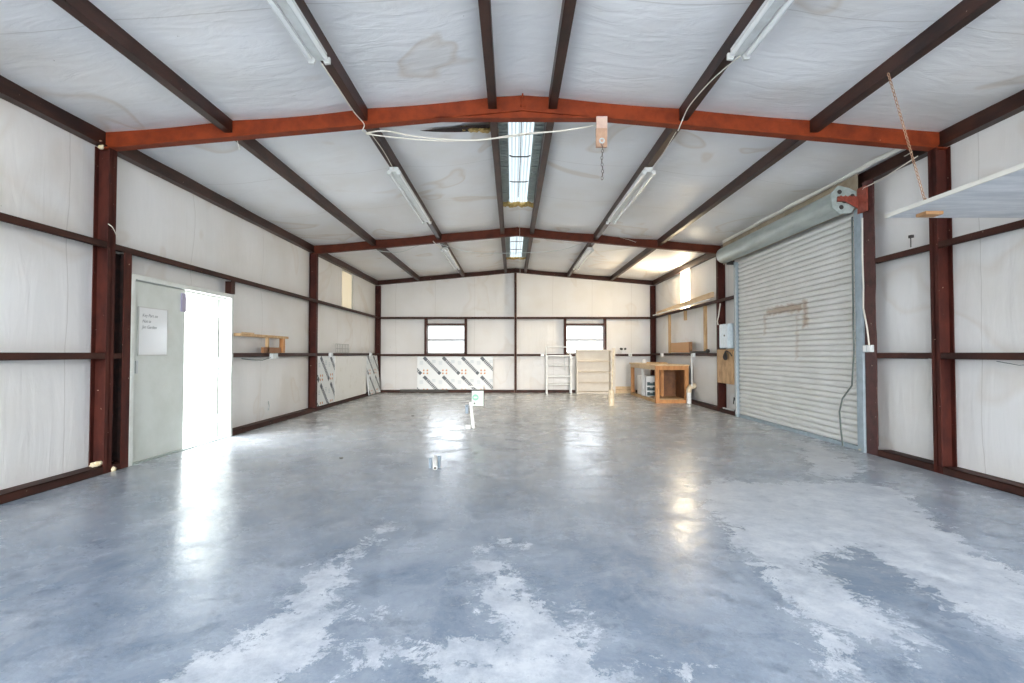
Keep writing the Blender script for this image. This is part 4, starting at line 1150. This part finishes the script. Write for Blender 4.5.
# pvc vent beside the bench
t = thing('pvc_pipe', (4.24, 11.95, 0), 'white plastic pipe with a tan elbow on the floor at the workbench end', 'pipe')
MB().tube([(4.22, 11.95, 0), (4.22, 11.95, .28)], .055, 16).build('riser', PVC, t)
MB().tube([(4.22, 11.95, .27), (4.22, 11.95, .34), (4.26, 11.95, .40), (4.33, 11.95, .42), (4.38, 11.95, .42)], .062, 16).build('elbow', PVCTAN, t)
tag(MB().tube([(XR-.02, 11.85, .42), (XR-.02, 11.85, 1.20)], .016, 8).build('conduit', PLASTIC), 'thin white conduit rising behind the tan elbow on the right wall', 'conduit')

# ------------------------------------------------------------------ right wall, farthest bay
for (Y, zb, l) in ((13.62, 1.21, 'far timber stud between the girts on the right wall'), (11.1, 1.21, 'near timber stud between the girts by the electric panel'), (12.37, 2.02, 'short wooden block hanging under the upper right girt')):
    tag(MB().box(XR-.01, XR+.045, Y-.04, Y+.04, zb, 2.255).build('timber_stud', PINE), l, 'stud')
t = thing('long_board', (XR-.03, 12.5, 2.35), 'long pale plank resting on the upper girt below the sunlit panel', 'plank')
MB().bar((XR-.05, 10.5, 2.44), (XR-.02, 14.6, 2.36), .05, .11).build('plank', PALEWOOD, t)
MB().tube([(XR-.09, 10.6, 2.345), (XR-.06, 14.9, 2.335)], .018, 8).build('conduit_rod', PLASTIC, t)
t = thing('cardboard_box', (XR-.05, 12.9, 1.21), 'brown cardboard box leaning on the right wall girt', 'box')
MB().bar((XR+.0, 12.0, 1.35), (XR+.0, 13.35, 1.35), .06, .25).build('box_body', CARD, t)
MB().box(XR-.035, XR+.03, 11.95, 12.0, 1.22, 1.47).build('box_flap', mat('dark_cardboard', (.33, .17, .08), .8), t)
tag(MB().tube([(XR-.03, 10.9, 1.225), (XR-.03, 11.9, 1.235)], .022, 8).build('dark_pipe', CABLED), 'dark pipe lying on the right girt beside the cardboard box', 'pipe')
tag(MB().blob((XR-.03, 10.85, 1.25), .045, .05, .045, 5, .1).build('round_cap', CABLED), 'round dark cap on the right girt below the near stud', 'cap')  # round dark cap lying on the girt
for (Y, l) in ((14.2, 'white outlet box on the right girt near the back corner'), (11.75, 'white outlet box on the right girt above the conduit')):
    t = thing('outlet_box', (XR-.03, Y, 1.12), l, 'outlet')
    MB().box(XR-.05, XR+.003, Y-.08, Y+.08, 1.11, 1.21).build('box', PLASTIC, t, bevel=.004)
    MB().box(XR-.053, XR-.05, Y-.045, Y+.045, 1.13, 1.19).build('socket', BOXGREY, t)
t = thing('breaker_box', (XR-.06, 9.85, 1.26), 'grey blue electric panel box on the right wall above the plywood sheet', 'electric panel')
MB().box(XR-.10, XR+.01, 9.66, 10.06, 1.30, 1.78).build('cabinet', PANELB, t, bevel=.004)
MB().box(XR-.112, XR-.10, 9.68, 10.04, 1.32, 1.76).build('panel_door', mat('panel_door_enamel', (.72, .79, .83), .4, color2=(.62, .70, .74), nscale=20), t, bevel=.003)
MB().tube([(XR-.12, 9.80, 1.55), (XR-.112, 9.80, 1.55)], .018, 10).build('latch', CABLED, t)
t = thing('plywood_sheet', (XR-.02, 9.9, .6), 'stained plywood sheet fixed to the wall beside the roller door', 'plywood')
MB().box(XR-.030, XR-.012, 9.60, 10.36, .60, 1.28).build('sheet', PLY, t)
mb = MB()
for i in range(4): mb.torus((XR-.065, 9.86+.01*i, 1.16-.012*i), (1, .2*i-.3, .1), .085-.012*i, .010, 20, 6)
mb.tube([(XR-.06, 9.86, 1.25), (XR-.06, 9.70, 1.22), (XR-.05, 9.62, 1.15)], .010, 6)
tag(mb.build('cable_coil', CABLED), 'dark coil of cable hanging on the plywood sheet', 'cable coil')
t = tag(MB().tube([(XR-.03, 10.18, 2.22), (XR-.03, 10.25, 2.0), (XR-.03, 10.34, 1.86), (XR-.03, 10.30, 1.79)], .011, 6).build('electric_cable', CABLE), 'white cable dropping into the electric panel from the upper girt', 'cable')
t = tag(MB().tube([(XR+.03, 9.75, .095), (XR+.02, 9.95, .092), (XR+.02, 10.2, .090)], .016, 6).build('pipe_scrap', PLASTIC), 'short white pipe lying on the base channel under the plywood', 'pipe')
mb = MB()
mb.tube([(WR-.05, 9.7, .30), (WR-.05, 9.78, .24), (WR-.05, 9.72, .18)], .010, 6).tube([(WR-.05, 9.85, .27), (WR-.05, 9.9, .33), (WR-.05, 9.93, .2)], .010, 6)
tag(mb.build('wire_scrap', CABLED), 'dark wire scraps low on the wall under the plywood', 'wire')

# ------------------------------------------------------------------ floor stubs
t = thing('conduit_stub', (-.81, 5.25, 0), 'cluster of three cut pipes sticking up from the floor nearest the camera', 'pipe stub')
MB().tube([(-.82, 5.40, .0), (-.815, 5.34, .09), (-.80, 5.24, .075), (-.785, 5.13, .032)], .024, 14).build('white_pipe', PVC, t)
MB().tube([(-.785, 5.131, .032), (-.7845, 5.127, .030)], .014, 12).build('pipe_mouth', CABLED, t)
MB().tube([(-.855, 5.28, 0), (-.858, 5.28, .10)], .016, 12).build('grey_pipe', GREYPIPE, t)
MB().tube([(-.770, 5.30, 0), (-.768, 5.30, .12)], .016, 12).build('grey_pipe', GREYPIPE, t)
t = thing('floor_outlet', (-.64, 8.05, 0), 'leaning white pipe carrying an outlet box above the floor', 'outlet post')
MB().tube([(-.615, 8.05, 0), (-.64, 8.05, .20), (-.665, 8.05, .42)], .028, 14).build('riser', PVC, t)
MB().tube([(-.70, 8.02, 0), (-.70, 8.02, .06)], .045, 16).build('floor_cap', PVC, t)
MB().box(-.745, -.695, 8.0, 8.05, .24, .38).build('grey_box', GREYPIPE, t, bevel=.004)
MB().tube([(-.72, 7.998, .355), (-.72, 8.0, .355)], .010, 10).build('knockout', CABLED, t)
b = MB().box(-.645, -.455, 8.03, 8.10, .36, .60).build('outlet_housing', mat('pale_green_plastic', (.62, .74, .66), .45), t, bevel=.008)
MB().tube([(-.585, 8.026, .495), (-.585, 8.03, .495)], .052, 18).build('green_badge', mat('green_badge', (.18, .42, .30), .5), b)
MB().box(-.61, -.56, 8.022, 8.026, .485, .505).build('badge_mark', PLASTIC, b)
MB().tube([(-.60, 8.024, .40), (-.60, 8.03, .40)], .016, 10).build('knockout', CABLED, b)
MB().box(-.455, -.445, 8.03, 8.06, .36, .68).build('side_strip', GIRT, t)
MB().box(-.70, -.44, 8.03, 8.05, .66, .68).build('top_strip', CREAM, t)
tag(MB().blob((-1.95, 5.75, .006), .022, .03, .006, 2).build('floor_chip', CABLED), 'tiny dark chip of debris on the floor in front of the open door', 'debris')
tag(MB().blob((-2.1+.2, 9.6, .006), .03, .02, .006, 2).build('floor_chip', CABLED), 'tiny dark chip of debris on the floor farther in', 'debris')
